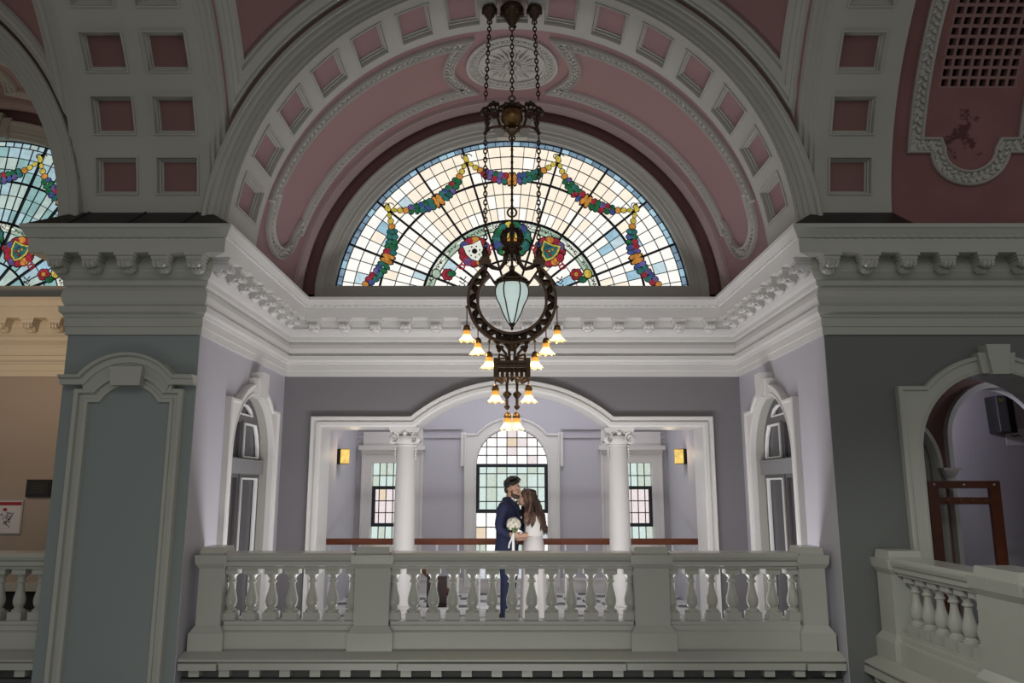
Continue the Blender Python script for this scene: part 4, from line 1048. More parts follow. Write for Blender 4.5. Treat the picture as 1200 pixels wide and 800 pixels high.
def chain(p0, p1, name='chain', ll=.058, r_=.0075):
    p0, p1 = Vector(p0), Vector(p1); L = (p1 - p0).length; n = max(1, int(L / (ll * .78))); d = (p1 - p0) / n; m = MB()
    t = d.normalized(); a0 = t.cross(Vector((0, 1, 0))).normalized(); b0 = t.cross(a0)
    for i in range(n):
        c = p0 + d * (i + .5); s_ = a0 if i % 2 else b0; pts = []
        for k in range(10):
            an = 2 * PI * k / 10; pts.append(c + t * (ll / 2) * math.cos(an) + s_ * .017 * math.sin(an))
        m.tube(pts, r_, 5, 0, True)
    return part(m, name, BRONZE)
def ringm(m, c, r_, tr, n=20, axis='Y'):
    m.tube([(c[0] + r_ * math.cos(2 * PI * k / n), c[1], c[2] + r_ * math.sin(2 * PI * k / n)) for k in range(n)], tr, 7, 0, True)
def scroll(m, c, r_, a0, turns, sx, tr=.012, decay=.75, steps=18):
    pts = []; rad = []
    for k in range(steps + 1):
        t = k / steps; rr = r_ * (1 - decay * t); a = a0 + turns * 2 * PI * t
        pts.append((c[0] + sx * rr * math.cos(a), c[1], c[2] + rr * math.sin(a))); rad.append(tr * (1 - .4 * t))
    m.tube(pts, rad, 6); m.ball(pts[-1], tr * 1.5, 6)
ztop = ZS + RA
# ceiling bosses
for x in (-.235, 0, .235):
    m = MB(); zt = ZS + math.sqrt(RA * RA - x * x); s_ = 1.5 if x == 0 else 1.0
    m.lathe([(.07 * s_, zt), (.085 * s_, zt - .03), (.075 * s_, zt - .06 * s_), (.05 * s_, zt - .09 * s_), (.03 * s_, zt - .13 * s_), (.015, zt - .16 * s_)], x, YCH, 14)
    for k in range(6): m.ball((x + .06 * s_ * math.cos(k * 1.05), YCH + .06 * s_ * math.sin(k * 1.05), zt - .06 * s_), .026 * s_, 6)
    ringm(m, (x, YCH, zt - .17 * s_), .024, .008)
    part(m, 'ceiling_boss', BRONZE)
zo = cz(138)                       # centre of the upper ornament
XO = .272
chain((-.235, YCH, ztop - .19), (-XO, YCH, cz(117))); chain((.235, YCH, ztop - .19), (XO, YCH, cz(117))); chain((0, YCH, ztop - .29), (0, YCH, cz(112)))
XS = .262
chain((-XO, YCH, cz(160)), (-XS, YCH, cz(296))); chain((XO, YCH, cz(160)), (XS, YCH, cz(296)))
m = MB(); m.tube([(0, YCH, cz(159)), (0, YCH, cz(262))], .011, 8); ringm(m, (0, YCH, cz(162)), .028, .008); ringm(m, (0, YCH, cz(249)), .045, .010)
for k in range(12): m.ball((0, YCH, cz(168 + k * 7.4)), .017, 6)
part(m, 'stem_rod', BRONZE)
# upper ornament
m = MB(); zb, zt = cz(158), cz(117)
for s_ in (-1, 1):
    m.tube([(s_ * .03, YCH, zo + .16), (s_ * .13, YCH, zo + .12), (s_ * .155, YCH, zo + .02), (s_ * .12, YCH, zo - .09), (s_ * .02, YCH, zo - .15)], .014, 7)
    scroll(m, (s_ * .19, YCH, zo + .03), .10, -1.2, .9, s_, .014)
    scroll(m, (s_ * .20, YCH, zo + .10), .055, 0, .9, s_, .014)
    m.tube([(s_ * .06, YCH, zo - .10), (s_ * .15, YCH, zo - .10), (s_ * .22, YCH, zo - .11), (s_ * XO, YCH, zo - .16)], [.02, .016, .014, .02], 7)
    m.tube([(s_ * XO, YCH, zo + .12), (s_ * (XO - .01), YCH, zo + .0), (s_ * (XO - .02), YCH, zo - .1), (s_ * XO, YCH, zo - .17)], [.015, .022, .018, .015], 7)
    for (dx, dz, rr) in ((XO, .08, .045), (XO - .03, .05, .035), (XO + .03, .06, .03), (.19, .16, .028), (.15, .15, .024), (.22, .14, .024), (XO - .02, -.06, .03)):
        m.ball((s_ * dx, YCH, zo + dz), (rr, .03, rr), 8)
    m.ball((s_ * XO, YCH, zo - .17), .022, 8)
m.lathe([(.0, zo - .22), (.02, zo - .20), (.05, zo - .165), (.085, zo - .15), (.06, zo - .13)], 0, YCH, 14)
m.lathe([(.10, zo + .08), (.085, zo + .13), (.05, zo + .155), (.03, zo + .17), (.015, zo + .19)], 0, YCH, 14)
for k in range(8): m.ball((.085 * math.cos(k * PI / 4), YCH + .085 * math.sin(k * PI / 4), zo + .115), .03, 6)
ringm(m, (0, YCH, zo + .21), .03, .009)
orn = part(m, 'upper_ornament', BRONZE)
m = MB(); m.ball((0, YCH, zo), (.115, .115, .118), 20); part(m, 'orb', BRONZ2, orn)
# crown over the hoop
m = MB(); zc0, zc1 = cz(300), cz(266); hh = zc1 - zc0
m.lathe([(.07, zc0), (.085, zc0 + .02), (.075, zc0 + .05), (.08, zc0 + .08), (.09, zc0 + .10), (.095, zc0 + .12), (.085, zc0 + .13)], 0, YCH, 16)
for k in range(8):
    a = k * PI / 4; c, s_ = math.cos(a), math.sin(a)
    m.tube([(.085 * c, YCH + .085 * s_, zc0 + .12), (.105 * c, YCH + .105 * s_, zc0 + .19), (.08 * c, YCH + .08 * s_, zc0 + .26), (.01 * c, YCH + .01 * s_, zc0 + .285)], [.018, .02, .018, .012], 6)
    m.ball((.10 * c, YCH + .10 * s_, zc0 + .155), .022, 6); m.ball((.088 * c, YCH + .088 * s_, zc0 + .075), .02, 6)
m.ball((0, YCH, zc0 + .31), .03, 8); part(m, 'crown', BRONZE)
# hoop
zh = cz(352); RO, RI = .425, .335
m = MB()
a0, a1 = 132, 408
for rr, tk in ((RO, .014), (RI, .013)):
    pth = [(rr * math.cos(R(a)), zh + rr * math.sin(R(a))) for a in range(a0, a1 + 1, 4)]
    m.sweep(pth, [(-tk, -.05), (-tk, .05), (tk, .05), (tk, -.05)], face_y(YCH), 0, False, True, True)
n = 22
for k in range(n):
    a = R(a0 + (a1 - a0) * (k + .5) / n); rm_ = (RO + RI) / 2; c = (rm_ * math.cos(a), YCH, zh + rm_ * math.sin(a)); da = R((a1 - a0) / n / 2)
    p = lambda r_, aa: (r_ * math.cos(aa), YCH, zh + r_ * math.sin(aa))
    if k % 2: m.tube([p(RI, a - da), p(rm_, a - da * .2), p(RO, a + da)], [.024, .036, .024], 6)
    else: m.tube([p(RO, a - da), p(rm_, a - da * .2), p(RI, a + da)], [.024, .036, .024], 6)
    m.ball(p(rm_ + (.02 if k % 2 else -.02), a + da * .5), (.02, .03, .02), 6)
hoop = part(m, 'hoop', BRONZE)
m = MB()
for s_ in (-1, 1):
    x, z = s_ * .265, cz(308)
    m.box(x - .06, x + .06, YCH - .06, YCH + .06, z - .03, z + .02); m.box(x - .045, x + .045, YCH - .05, YCH + .05, z + .02, z + .05)
    m.lathe([(.035, z + .05), (.028, z + .08), (.04, z + .11), (.02, z + .14), (.008, z + .17)], x, YCH, 10)
    m.tube([(s_ * .06, YCH, zc0 + .02), (s_ * .07, YCH, zc0 - .06), (s_ * .12, YCH, zc0 - .135), (s_ * .19, YCH, z - .045), (s_ * .25, YCH, z - .01)], [.028, .022, .02, .024, .02], 8)
    m.tube([(s_ * .25, YCH, z - .02), (s_ * .27, YCH, z - .08), (s_ * .29, YCH, zh + .25)], .022, 7)
part(m, 'shoulder_arms', BRONZE)
# lantern
lz0, lz1 = cz(381), cz(333); LH = lz1 - lz0
m = MB(); m.lathe([(.165, lz1 - .005), (.17, lz1 + .01), (.15, lz1 + .03), (.16, lz1 + .045), (.11, lz1 + .085), (.06, lz1 + .115), (.025, lz1 + .14), (.03, lz1 + .17), (.012, lz1 + .2), (.012, zc0 + .02)], 0, YCH, 6)
for k in range(6): m.ball((.165 * math.cos(k * PI / 3), YCH + .165 * math.sin(k * PI / 3), lz1 + .02), .02, 6)
for k in range(4):
    a = k * PI / 2; m.tube([(.01 * math.cos(a), YCH + .01 * math.sin(a), lz1 + .17), (.06 * math.cos(a), YCH + .06 * math.sin(a), lz1 + .2), (.02 * math.cos(a), YCH + .02 * math.sin(a), lz1 + .25)], .006, 5)
lan = part(m, 'lantern', BRONZE, None, False)
egg = [(.015, 0), (.05, .05), (.085, .12), (.115, .20), (.145, .255), (.158, .31), (.155, .35), (.135, .395)]
sc_ = LH / .395; egg = [(r_, z * sc_) for r_, z in egg]
gm = mat('frosted_lantern_glass', (.75, .86, .84), .15, .1, 6); gm.node_tree.nodes['Principled BSDF'].inputs['Emission Color'].default_value = (.68, .85, .82, 1); gm.node_tree.nodes['Principled BSDF'].inputs['Emission Strength'].default_value = .45
m = MB(); m.lathe(egg, 0, YCH, 24, 0, lz0); part(m, 'glass', gm, lan)
for k in range(6):
    a = k * PI / 3 + .0; m = MB(); m.tube([((r_ + .004) * math.cos(a), YCH + (r_ + .004) * math.sin(a), lz0 + z) for r_, z in egg], .007, 6); part(m, 'rib', BRONZE, lan)
m = MB(); m.lathe([(.004, lz0 - .05), (.015, lz0 - .035), (.01, lz0 - .02), (.03, lz0), (.03, lz0 + .02)], 0, YCH, 10); part(m, 'finial', BRONZE, lan)
# lower stem: scroll cluster, gallery and drops
zl = cz(402); zg1, zg0 = cz(426), cz(446)
m = MB()
for s_ in (-1, 1):
    m.tube([(s_ * .02, YCH, zg1), (s_ * .03, YCH, zl - .06), (s_ * .08, YCH, zl + .01), (s_ * .12, YCH, zl + .06)], .014, 7)
    scroll(m, (s_ * .075, YCH, zl + .045), .05, -1.5, -.9, s_, .013); scroll(m, (s_ * .11, YCH, zl - .04), .05, 1.8, -.8, s_, .013)
    m.ball((s_ * .125, YCH, zl - .06), (.022, .022, .034), 8); m.ball((s_ * .085, YCH, zl + .10), .022, 8)
    m.tube([(s_ * .05, YCH, zg1 + .0), (s_ * .06, YCH, zl - .1), (s_ * .15, YCH, zl + .0), (s_ * .2, YCH, zl + .06)], .013, 7)
m.lathe([(.02, zl - .08), (.05, zl - .03), (.055, zl + .01), (.04, zl + .03), (.05, zl + .045), (.02, zl + .06)], 0, YCH, 12); part(m, 'scroll_cluster', BRONZE)
m = MB(); gw = .155
for z in (zg1 - .005, zg1 - .05): m.sweep([(-gw, YCH - gw), (gw, YCH - gw), (gw, YCH + gw), (-gw, YCH + gw)], [(-.015, z - .012), (-.015, z + .012), (.015, z + .012), (.015, z - .012)], flat, 0, True, False, True)
for s_ in (-1, 1):
    for t in (-1, 1):
        m.box(s_ * gw - .018, s_ * gw + .018, YCH + t * gw - .018, YCH + t * gw + .018, zg0 + .01, zg1 + .03)
        m.tube([(s_ * gw, YCH + t * gw, zg0 + .03), (s_ * .10, YCH + t * .1, zg0 - .01), (s_ * .04, YCH + t * .04, zg0 + .04), (s_ * .05, YCH + t * .05, zg0 - .06)], .014, 6)
        m.tube([(s_ * .13, YCH + t * .13, zg1), (s_ * .12, YCH + t * .12, zg1 + .07), (s_ * .05, YCH + t * .05, zg1 + .06), (s_ * .03, YCH + t * .03, zg1)], .013, 6)
for k in range(7):
    x = -gw + .02 + (2 * gw - .04) * k / 6
    for t in (-1, 1):
        m.ball((x, YCH + t * gw, zg1 - .028), (.02, .012, .02), 6); m.ball((x, YCH + t * gw, zg0 + .04), (.018, .012, .03), 6)
        m.ball((t * gw, YCH - gw + (2 * gw) * k / 6, zg1 - .028), (.012, .02, .02), 6)
m.box(-gw, gw, YCH - gw - .004, YCH - gw + .004, zg1 - .05, zg1); m.box(-gw, gw, YCH + gw - .004, YCH + gw + .004, zg1 - .05, zg1)
part(m, 'gallery', BRONZE)
for s_ in (-1, 1):
    m = MB(); x = s_ * .048; za, zb = zg0 + .03, cz(480)
    L = za - zb; m.lathe([(.016, za), (.022, za - L * .1), (.012, za - L * .2), (.012, za - L * .42), (.03, za - L * .46), (.024, za - L * .52), (.034, za - L * .58), (.014, za - L * .66), (.014, za - L * .85), (.032, za - L * .9), (.024, za - L * .95), (.01, zb)][::-1], x, YCH, 10)
    for k in range(5): m.ball((x + .03 * math.cos(k * 1.26), YCH + .03 * math.sin(k * 1.26), za - L * .52), .016, 6)
    part(m, 'drop_stem', BRONZE)
# lamps
SHADE = bpy.data.materials.new('amber_frosted_shade'); SHADE.use_nodes = True; n_ = SHADE.node_tree.nodes; l_ = SHADE.node_tree.links
for x in list(n_): n_.remove(x)
tr = n_.new('ShaderNodeBsdfTranslucent'); tr.inputs[0].default_value = (.95, .78, .48, 1); df = n_.new('ShaderNodeBsdfDiffuse'); df.inputs[0].default_value = (.8, .6, .3, 1)
mxs = n_.new('ShaderNodeMixShader'); mxs.inputs[0].default_value = .3; ou = n_.new('ShaderNodeOutputMaterial')
l_.new(tr.outputs[0], mxs.inputs[1]); l_.new(df.outputs[0], mxs.inputs[2]); l_.new(mxs.outputs[0], ou.inputs[0])
SHADE2 = SHADE.copy(); SHADE2.name = 'amber_shade_neck'; SHADE2.node_tree.nodes['Translucent BSDF'].inputs[0].default_value = (.55, .30, .08, 1); SHADE2.node_tree.nodes['Diffuse BSDF'].inputs[0].default_value = (.4, .22, .07, 1)
BULB = emit('lamp_bulb', (1, .86, .6), 5)
def shade_mesh():
    m = MB(); prof = [(.022, .0), (.03, -.012), (.032, -.03), (.036, -.06), (.046, -.085), (.066, -.11), (.082, -.122)]; n = 24; vs = []; fs = []
    for i, (r_, z) in enumerate(prof):
        for k in range(n):
            a = 2 * PI * k / n; wv = 1 + .07 * math.cos(8 * a) * (i / 6) ** 2; vs.append((r_ * wv * math.cos(a), r_ * wv * math.sin(a), z - .012 * math.cos(8 * a) * (i / 6) ** 3))
    for i in range(len(prof) - 1):
        for k in range(n): fs.append((i * n + k, i * n + (k + 1) % n, (i + 1) * n + (k + 1) % n, (i + 1) * n + k))
    m.add(vs, fs); m.m = [1 if i < 3 * n else 0 for i in range(len(fs))]; o = m.build('shade', [SHADE, SHADE2], smooth=True, angle=80); d = o.data; bpy.data.objects.remove(o); return d
SHM = shade_mesh()
lamps = [(547, 393, 360, -.01), (560, 408, 384, .0), (573, 424, 400, .01), (581, 466, 445, -.155), (595, 496, 481, -.02)]
for px, py, wy, dy in lamps:
    for s_ in (-1, 1):
        p = at(px, py, YCH); x = s_ * abs(p.x); zb = p.z - .06; y = YCH + dy; zt = cz(wy); top = zb + .125
        m = MB(); m.tube([(x, y, top + .03), (x, y, zt)], .006, 6)
        if py < 430:
            ang = math.atan2(zt - zh, x); q = (RO * math.cos(ang), y, zh + RO * math.sin(ang)); m.tube([q, ((q[0] + x) / 2, y, zt + .02), (x, y, zt)], .01, 6); m.ball((x, y, zt), .016, 6)
        m.lathe([(.012, top + .04), (.026, top + .03), (.034, top + .01), (.036, top - .012), (.028, top - .02)], x, y, 12)
        lp = part(m, 'lamp', BRONZ2)
        o = bpy.data.objects.new('shade', SHM); C.objects.link(o); o.parent = lp; o.matrix_parent_inverse = (Matrix.Translation(CH.location) @ lp.matrix_parent_inverse).inverted(); o.location = (x, y, top)
        m = MB(); m.lathe([(.012, top - .02), (.014, top - .045), (.026, top - .07), (.030, top - .088), (.022, top - .108), (.006, top - .116)][::-1], x, y, 12); part(m, 'bulb', BULB, lp)
        point('lamp_light', (x, y, top - .125), 2.2, (1, .80, .52), .02)
# ------------------------------------------------------------------ the couple
SKIN1 = mat('tanned_skin', (.42, .24, .16), .5, .06, 12); SKIN2 = mat('olive_skin', (.52, .32, .23), .5, .06, 12)
NAVY = mat('navy_suit_cloth', (.017, .022, .065), .75, .15, 30, .2, 0, 300); SHIRT = mat('white_shirt_cloth', (.75, .75, .78), .7); TIE = mat('dark_tie_silk', (.05, .05, .08), .4)
IVORY = mat('ivory_dress_satin', (.78, .76, .74), .45, .04, 6, .05); HAIRD = mat('black_hair', (.012, .009, .008), .45, .3, 40); HAIRB = mat('brown_hair', (.06, .032, .024), .45, .4, 25); HAIRL = mat('light_brown_hair_streaks', (.19, .115, .08), .45, .3, 25)
SHOE = mat('black_shoe_leather', (.015, .013, .012), .25); EYEW = mat('eye_white', (.7, .7, .7), .3); LIP = mat('lip_rose', (.38, .12, .11), .45)
def hand(m, w, fwd, side, up, s_=1.0, curl=.6):
    w, fwd, side, up = Vector(w), Vector(fwd).normalized(), Vector(side).normalized(), Vector(up).normalized()
    Mx = Matrix((fwd, side, up)).transposed()
    m.ball(w + fwd * .045 * s_, (.05 * s_, .04 * s_, .016 * s_), 10, 0, Mx)
    for i, (o, L) in enumerate(((-.030, .066), (-.010, .076), (.010, .072), (.028, .058))):
        p = w + fwd * .082 * s_ + side * o * s_; d1 = (fwd * math.cos(curl * .4) - up * math.sin(curl * .4)); d2 = (fwd * math.cos(curl) - up * math.sin(curl)); d3 = (fwd * math.cos(curl * 1.7) - up * math.sin(curl * 1.7))
        a = p + d1 * L * .45 * s_; b = a + d2 * L * .33 * s_; c = b + d3 * L * .28 * s_
        m.tube([p - fwd * .02, p, a, b, c], [.0095 * s_, .0095 * s_, .0088 * s_, .008 * s_, .006 * s_], 7); m.ball(c, .0065 * s_, 6)
    p = w + fwd * .025 * s_ - side * .035 * s_; q = p + (fwd * .5 - side * .8 - up * .3).normalized() * .035 * s_; r_ = q + (fwd * .9 - side * .3 - up * .4).normalized() * .032 * s_
    m.tube([w + fwd * .02, p, q, r_], [.013 * s_, .013 * s_, .011 * s_, .008 * s_], 7); m.ball(r_, .008 * s_, 6)
def head(m, c, pitch, s_=1.0, male=True):
    Mx = Matrix.Rotation(-pitch, 3, 'Y'); c = Vector(c)
    def B(p, r_): m.ball(c + Mx @ (Vector(p) * s_), [q * s_ for q in r_], 14, 0, Mx)
    def T(pts, rr): m.tube([c + Mx @ (Vector(p) * s_) for p in pts], [q * s_ for q in rr], 8)
    B((-.012, 0, .03), (.098, .077, .092)); B((.03, 0, -.03), (.062, .064, .085)); B((.052, 0, -.088), (.034, .036 if male else .03, .03))
    B((.0, 0, -.06), (.06, .058, .05)); B((.072, 0, .025), (.022, .05, .018))
    for y in (-1, 1): B((.062, y * .034, -.03), (.028, .022, .024)); B((-.005, y * .077, -.01), (.02, .008, .032)); B((-.008, y * .083, .012), (.012, .006, .012))
    T([(.088, 0, .018), (.103, 0, -.012), (.118, 0, -.034), (.092, 0, -.045)], [.008, .011, .013, .010]); B((.100, .010, -.037), (.011, .009, .008)); B((.100, -.010, -.037), (.011, .009, .008))
    B((.090, 0, -.062), (.012, .022, .0065)); B((.088, 0, -.074), (.013, .019, .007)); B((.078, 0, -.10), (.018, .020, .016))
def limb(m, pts, rr, n=12):
    P_ = [Vector(p) for p in pts]; out = []; ra = []
    for i in range(len(P_) - 1):
        for t in range(5): out.append(P_[i].lerp(P_[i + 1], t / 5)); ra.append(rr[i] + (rr[i + 1] - rr[i]) * t / 5)
    out.append(P_[-1]); ra.append(rr[-1])
    for _ in range(2): out = [out[0]] + [(out[i - 1] + out[i] * 2 + out[i + 1]) / 4 for i in range(1, len(out) - 1)] + [out[-1]]
    m.tube(out, ra, n); m.ball(out[0], ra[0], n); m.ball(out[-1], ra[-1] * .98, n)
def fuse(o, vox=.0055):
    md = o.modifiers.new('fuse', 'REMESH'); md.mode = 'VOXEL'; md.voxel_size = vox; md.use_smooth_shade = True
    sm = o.modifiers.new('soften', 'SMOOTH'); sm.factor = .5; sm.iterations = 3
def soft(o, lv=1):
    md = o.modifiers.new('soft', 'SUBSURF'); md.levels = lv; md.render_levels = lv
YP_ = 10.33
# groom
gx = -.055
m = MB()
limb(m, [(0, 0, .95), (-.01, 0, 1.12), (.0, 0, 1.3), (0, 0, 1.42)], [.13, .115, .125, .085], 16)
limb(m, [(0, 0, 1.40), (.02, 0, 1.50), (.045, 0, 1.58)], [.06, .056, .055])
head(m, (.065, 0, 1.645), -.14)
for y in (-1, 1):
    limb(m, [(0, y * .09, .93), (.015, y * .10, .5), (-.01, y * .10, .09)], [.085, .055, .036])
    m.ball((.05, y * .10, .045), (.115, .042, .04), 10)
ra = [(0, -.19, 1.41), (-.05, -.255, 1.15), (.16, -.20, 1.03)]; la = [(0, .19, 1.41), (.07, .27, 1.17), (.28, .17, 1.09)]
limb(m, ra, [.05, .042, .028]); limb(m, la, [.05, .042, .028])
hand(m, ra[2], (.85, .35, .05), (0, .1, -1), (.35, -1, 0), 1.0, .5); hand(m, la[2], (.9, -.35, .0), (0, .1, 1), (-.3, -1, 0) if False else (.3, 1, 0), 1.0, .6)
g = m.build('person', SKIN1); fuse(g); g.location = (gx, YP_, 0); g.rotation_euler = (0, 0, R(-16))
tag(g, 'dark haired man in navy suit standing with his head bent to kiss the bride', 'person')
def ch(m, name, mt, par, smooth=True, sub=0):
    o = m.build(name, mt, par, smooth=smooth, angle=60)
    if sub: soft(o, sub)
    return o
m = MB()
m.loft([(-.015, 0, .80, .145, .20), (-.015, 0, .84, .145, .20), (-.012, 0, .95, .14, .19), (-.008, 0, 1.08, .122, .172), (.0, 0, 1.2, .132, .185), (.004, 0, 1.32, .142, .200), (0, 0, 1.40, .125, .20), (0, 0, 1.445, .10, .165), (.005, 0, 1.478, .085, .115), (.005, 0, 1.51, .076, .082), (.012, 0, 1.535, .066, .066)], 28, 0, 2.3)
for arm in (ra, la):
    w_ = Vector(arm[2]); e = Vector(arm[1]); q = e.lerp(w_, .88)
    limb(m, [arm[0], arm[1], q], [.072, .060, .045], 14)
jk = ch(m, 'suit_jacket', NAVY, g); fuse(jk, .008)
m = MB()   # lapels and shirt front
m.loft([(.10, 0, 1.19, .038, .02), (.11, 0, 1.30, .038, .045), (.095, 0, 1.40, .036, .06), (.055, 0, 1.46, .04, .055), (.03, 0, 1.50, .062, .064), (.035, 0, 1.525, .062, .062)], 16)
ch(m, 'shirt', SHIRT, g)
m = MB(); m.tube([(.10, 0, 1.465), (.128, 0, 1.42), (.150, 0, 1.32), (.140, 0, 1.2)], [.018, .016, .02, .026], 8, 0, False, 1); ch(m, 'tie', TIE, g)
m = MB()
for y in (-1, 1): m.tube([(.05, y * .075, 1.485), (.115, y * .068, 1.42), (.15, y * .045, 1.32), (.145, y * .018, 1.18)], [.012, .02, .022, .01], 8)
ch(m, 'lapels', NAVY, g)
m = MB()
for y in (-1, 1):
    m.loft([(-.0, y * .075, .96, .13, .105), (0, y * .09, .82, .105, .098), (.015, y * .10, .52, .078, .075), (.0, y * .10, .25, .066, .066), (.0, y * .10, .07, .064, .062), (.01, y * .10, .055, .064, .06)], 18)
ch(m, 'trousers', NAVY, g)
for y in (-1, 1):
    m = MB(); m.loft([(.045, y * .10, .006, .15, .048), (.045, y * .10, .02, .152, .05), (.04, y * .10, .05, .14, .046), (.005, y * .10, .085, .085, .042), (-.02, y * .10, .11, .05, .04)], 16); ch(m, 'shoe', SHOE, g)
m = MB(); hc = Vector((.065, 0, 1.645))
m.ball(hc + Vector((-.02, 0, .052)), (.102, .084, .082), 18)
for k in range(70):
    a = random.uniform(0, 2 * PI); e = random.uniform(.15, 1.4); d = Vector((math.cos(a) * math.cos(e), math.sin(a) * math.cos(e), math.sin(e)))
    if d.x > .55 and d.z < .5: continue
    p = hc + Vector((-.02, 0, .05)) + Vector((d.x * .10, d.y * .083, d.z * .083)); m.tube([p, p + Vector((.03, 0, .012)) + d * .012, p + Vector((.05, random.uniform(-.01, .01), .004)) + d * .01], [.013, .011, .004], 5)
for y in (-1, 1):
    m.ball(hc + Vector((-.005, y * .072, -.0)), (.014, .01, .035), 8)
m.ball(hc + Vector((-.075, 0, -.02)), (.035, .065, .05), 12)
ch(m, 'hair', HAIRD, g)
m = MB(); m.ball(hc + Vector((.045, 0, -.108)), (.05, .046, .030), 12); m.ball(hc + Vector((.02, 0, -.085)), (.052, .066, .034), 12)
for y in (-1, 1): m.tube([hc + Vector((.0, y * .068, -.03)), hc + Vector((.015, y * .064, -.075)), hc + Vector((.05, y * .04, -.11))], [.012, .014, .012], 7)
m.tube([hc + Vector((.093, y, -.056)) for y in (-.022, 0, .022)], .006, 6)
for y in (-1, 1): m.tube([hc + Vector((.09, y * .018, .028)), hc + Vector((.086, y * .045, .03))], .005, 5)
ch(m, 'beard', mat('short_dark_beard', (.07, .04, .028), .6), g)
for y in (-1, 1):
    m = MB(); m.ball(hc + Vector((.083, y * .032, .0)), (.008, .012, .006), 8); ch(m, 'eye', EYEW, g)
# bride, facing the groom
bx = .265
m = MB()
limb(m, [(0, 0, .9), (0, 0, 1.05), (.0, 0, 1.2), (0, 0, 1.30)], [.12, .095, .105, .07], 16)
limb(m, [(0, 0, 1.31), (.025, 0, 1.40), (.055, 0, 1.46)], [.048, .045, .046])
head(m, (.085, 0, 1.525), .16, .95, False)
for y in (-1, 1):
    limb(m, [(0, y * .08, .88), (.0, y * .08, .48), (-.01, y * .08, .08)], [.08, .052, .034]); m.ball((.05, y * .08, .04), (.10, .036, .035), 10)
lb = [(0, .155, 1.32), (-.03, .225, 1.085), (.20, .285, 1.065)]; rb = [(0, -.155, 1.32), (.10, -.22, 1.14), (.26, -.10, 1.20)]
limb(m, lb, [.042, .036, .024]); limb(m, rb, [.042, .036, .024])
hand(m, lb[2], (1, .05, .05), (0, -.25, -1), (.0, 1, -.2), .92, 1.1); hand(m, rb[2], (1, .0, .3), (0, -.2, 1), (.0, -1, 0), .92, .6)
b = m.build('person', SKIN2); fuse(b); b.location = (bx, YP_, 0); b.rotation_euler = (0, 0, R(180 + 4))
tag(b, 'long haired bride in ivory dress with cape sleeve kissing the man in navy', 'person')
m = MB(); N_ = 40
def gown(z, rx, ry, fold):
    pts = []
    for k in range(N_):
        a = 2 * PI * k / N_; f = 1 + fold * math.cos(a * 11 + z) ; pts.append((rx * f * math.cos(a) - .012, ry * f * math.sin(a), z))
    return pts
rows = [gown(.012, .185, .23, .05), gown(.15, .175, .215, .05), gown(.35, .165, .20, .035), gown(.6, .155, .19, .015), (gown(.82, .148, .178, .0)), gown(.95, .132, .160, 0), gown(1.05, .110, .135, 0), gown(1.15, .115, .142, 0), gown(1.23, .128, .150, 0), gown(1.31, .105, .155, 0), gown(1.36, .075, .11, 0), gown(1.39, .055, .06, 0)]
fs = []
for i in range(len(rows) - 1):
    for k in range(N_): fs.append((i * N_ + k, i * N_ + (k + 1) % N_, (i + 1) * N_ + (k + 1) % N_, (i + 1) * N_ + k))
m.add([p for r_ in rows for p in r_], fs); ch(m, 'dress', IVORY, b, sub=1)
for s_ in (1, -1):
    m = MB(); m.loft([(.0, s_ * .075, 1.39, .05, .05), (.0, s_ * .13, 1.365, .085, .075), (.0, s_ * .165, 1.30, .098, .082), (.0, s_ * .195, 1.2, .106, .085), (.004, s_ * .215, 1.10, .116, .086), (.006, s_ * .22, 1.06, .12, .088)], 24)
    m.f.pop(); m.m.pop(); ch(m, 'cape_sleeve', IVORY, b, sub=1)
# hair: strands falling from the crown over the back and the near shoulder
hc = Vector((.085, 0, 1.525)); random.seed(21)
m = MB(); m.ball(hc + Vector((-.022, 0, .035)), (.098, .084, .088), 18)
for k in range(230):
    a = random.uniform(R(62), R(298)); sd = Vector((math.cos(a), math.sin(a), 0))
    rt = random.uniform(.0, .9)
    p0 = hc + Vector((-.01 + .03 * (1 - rt), 0, .115 - .05 * rt)) + Vector((sd.x * .07 * rt, sd.y * .06 * rt, 0))
    p1 = hc + Vector((-.02 + sd.x * .105, sd.y * .092, .01 + random.uniform(-.03, .03)))
    L = random.uniform(.34, .46) if abs(a - PI) < 1.35 else random.uniform(.24, .36)
    out = 1.15 + random.uniform(0, .25); wv = random.uniform(.01, .022); ph = random.uniform(0, 6)
    near = sd.y > .2
    ends = [p0, p0.lerp(p1, .55) + Vector((sd.x * .03, sd.y * .025, .025)), p1]
    for t in range(1, 8):
        q = t / 7; base = Vector((hc.x - .03 + sd.x * .11 * (1 + .3 * q) - (.075 if abs(a - PI) < 1.1 else .0) * q, (sd.y * .095 + (.17 if near else (-.10 if sd.y < -.2 else 0)) * min(1, q * 1.6)), hc.z - .0 - L * q))
        ends.append(base + Vector((wv * math.sin(ph + q * 9), wv * math.cos(ph + q * 8), 0)))
    m.tube(ends, [.011, .014, .015, .016, .016, .015, .014, .012, .009, .004], 5, 1 if (k % 6 == 0) else 0)
ch(m, 'hair', [HAIRB, HAIRL], b)
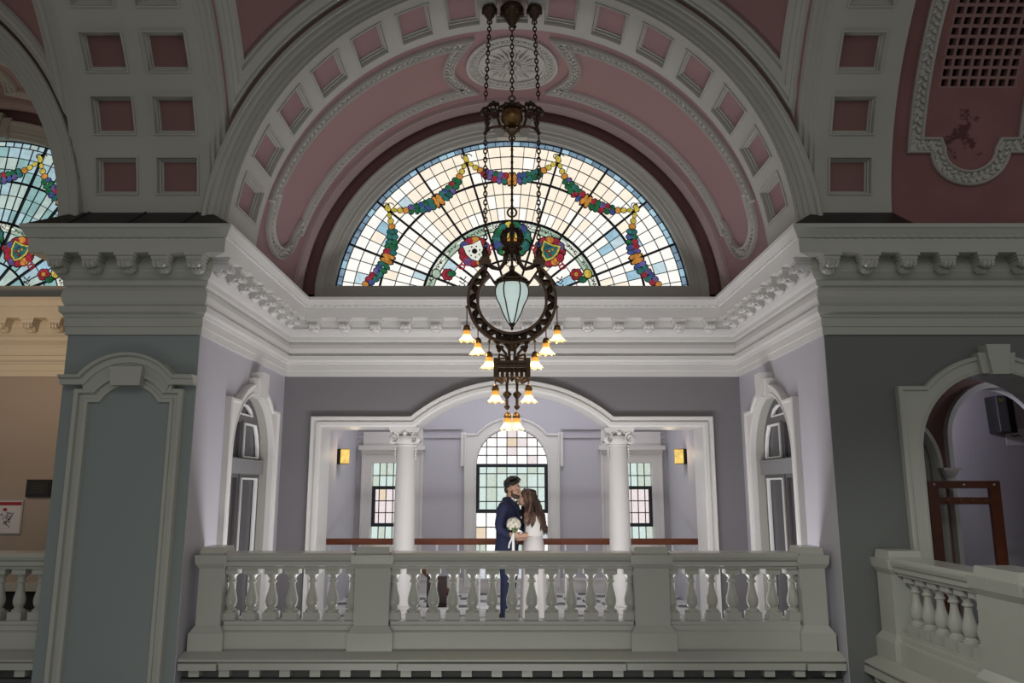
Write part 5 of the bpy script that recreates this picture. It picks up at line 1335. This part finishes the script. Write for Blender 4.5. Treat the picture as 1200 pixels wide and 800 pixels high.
m = MB(); m.tube([hc + Vector((.085, y, -.062)) for y in (-.016, 0, .016)], .006, 6); ch(m, 'lips', LIP, b)
for y in (-1, 1):
    m = MB(); m.ball(hc + Vector((.079, y * .030, .012)), (.007, .011, .005), 8); ch(m, 'eye', EYEW, b)
# bouquet in the bride's hand
bp = at(602, 614, 10.0)
bq = empty('bouquet', bp); tag(bq, 'round bouquet of cream roses with trailing ribbons in the bride\'s hand', 'bouquet')
random.seed(5)
ROSE = mat('cream_rose_petals', (.72, .69, .58), .6, .08, 30); LEAF = mat('bouquet_leaf_green', (.12, .20, .07), .6, .2, 20)
k = 0
for i in range(26):
    z = 1 - 2 * (i + .5) / 26; a = i * 2.4; r_ = math.sqrt(1 - z * z)
    if z < -.75: continue
    c = Vector((r_ * math.cos(a) * .068, r_ * math.sin(a) * .060, z * .062)); m = MB(); m.ball(c, .026, 8)
    n_ = c.normalized(); t1 = n_.orthogonal().normalized(); t2 = n_.cross(t1)
    for q in range(5):
        d = t1 * math.cos(q * 1.257) + t2 * math.sin(q * 1.257); m.ball(c + d * .017 + n_ * .006, (.015, .015, .015), 6)
    m.build('rose', ROSE, bq, smooth=True)
for i in range(7):
    a = i * .9; m = MB(); m.tube([(.03 * math.cos(a), .03 * math.sin(a), -.04), (.07 * math.cos(a), .06 * math.sin(a), -.055), (.09 * math.cos(a), .075 * math.sin(a), -.04)], [.008, .018, .003], 6); m.build('leaf', LEAF, bq, smooth=True)
m = MB(); m.tube([(0, 0, -.04), (-.005, .01, -.12), (-.01, .015, -.22)], [.02, .014, .017], 8); m.build('stems', LEAF, bq, smooth=True)
for pts in ([(0, 0, -.09), (-.02, -.02, -.16), (-.055, -.02, -.24), (-.06, -.02, -.29)], [(0, 0, -.09), (.0, -.02, -.2), (.004, -.02, -.33), (-.002, -.02, -.45)], [(0, 0, -.09), (-.012, -.025, -.2), (-.012, -.02, -.3), (-.02, -.02, -.40)]):
    m = MB(); m.tube(pts, [.008, .011, .011, .010], 6, 0, False, .3); m.build('ribbon', IVORY, bq, smooth=True)
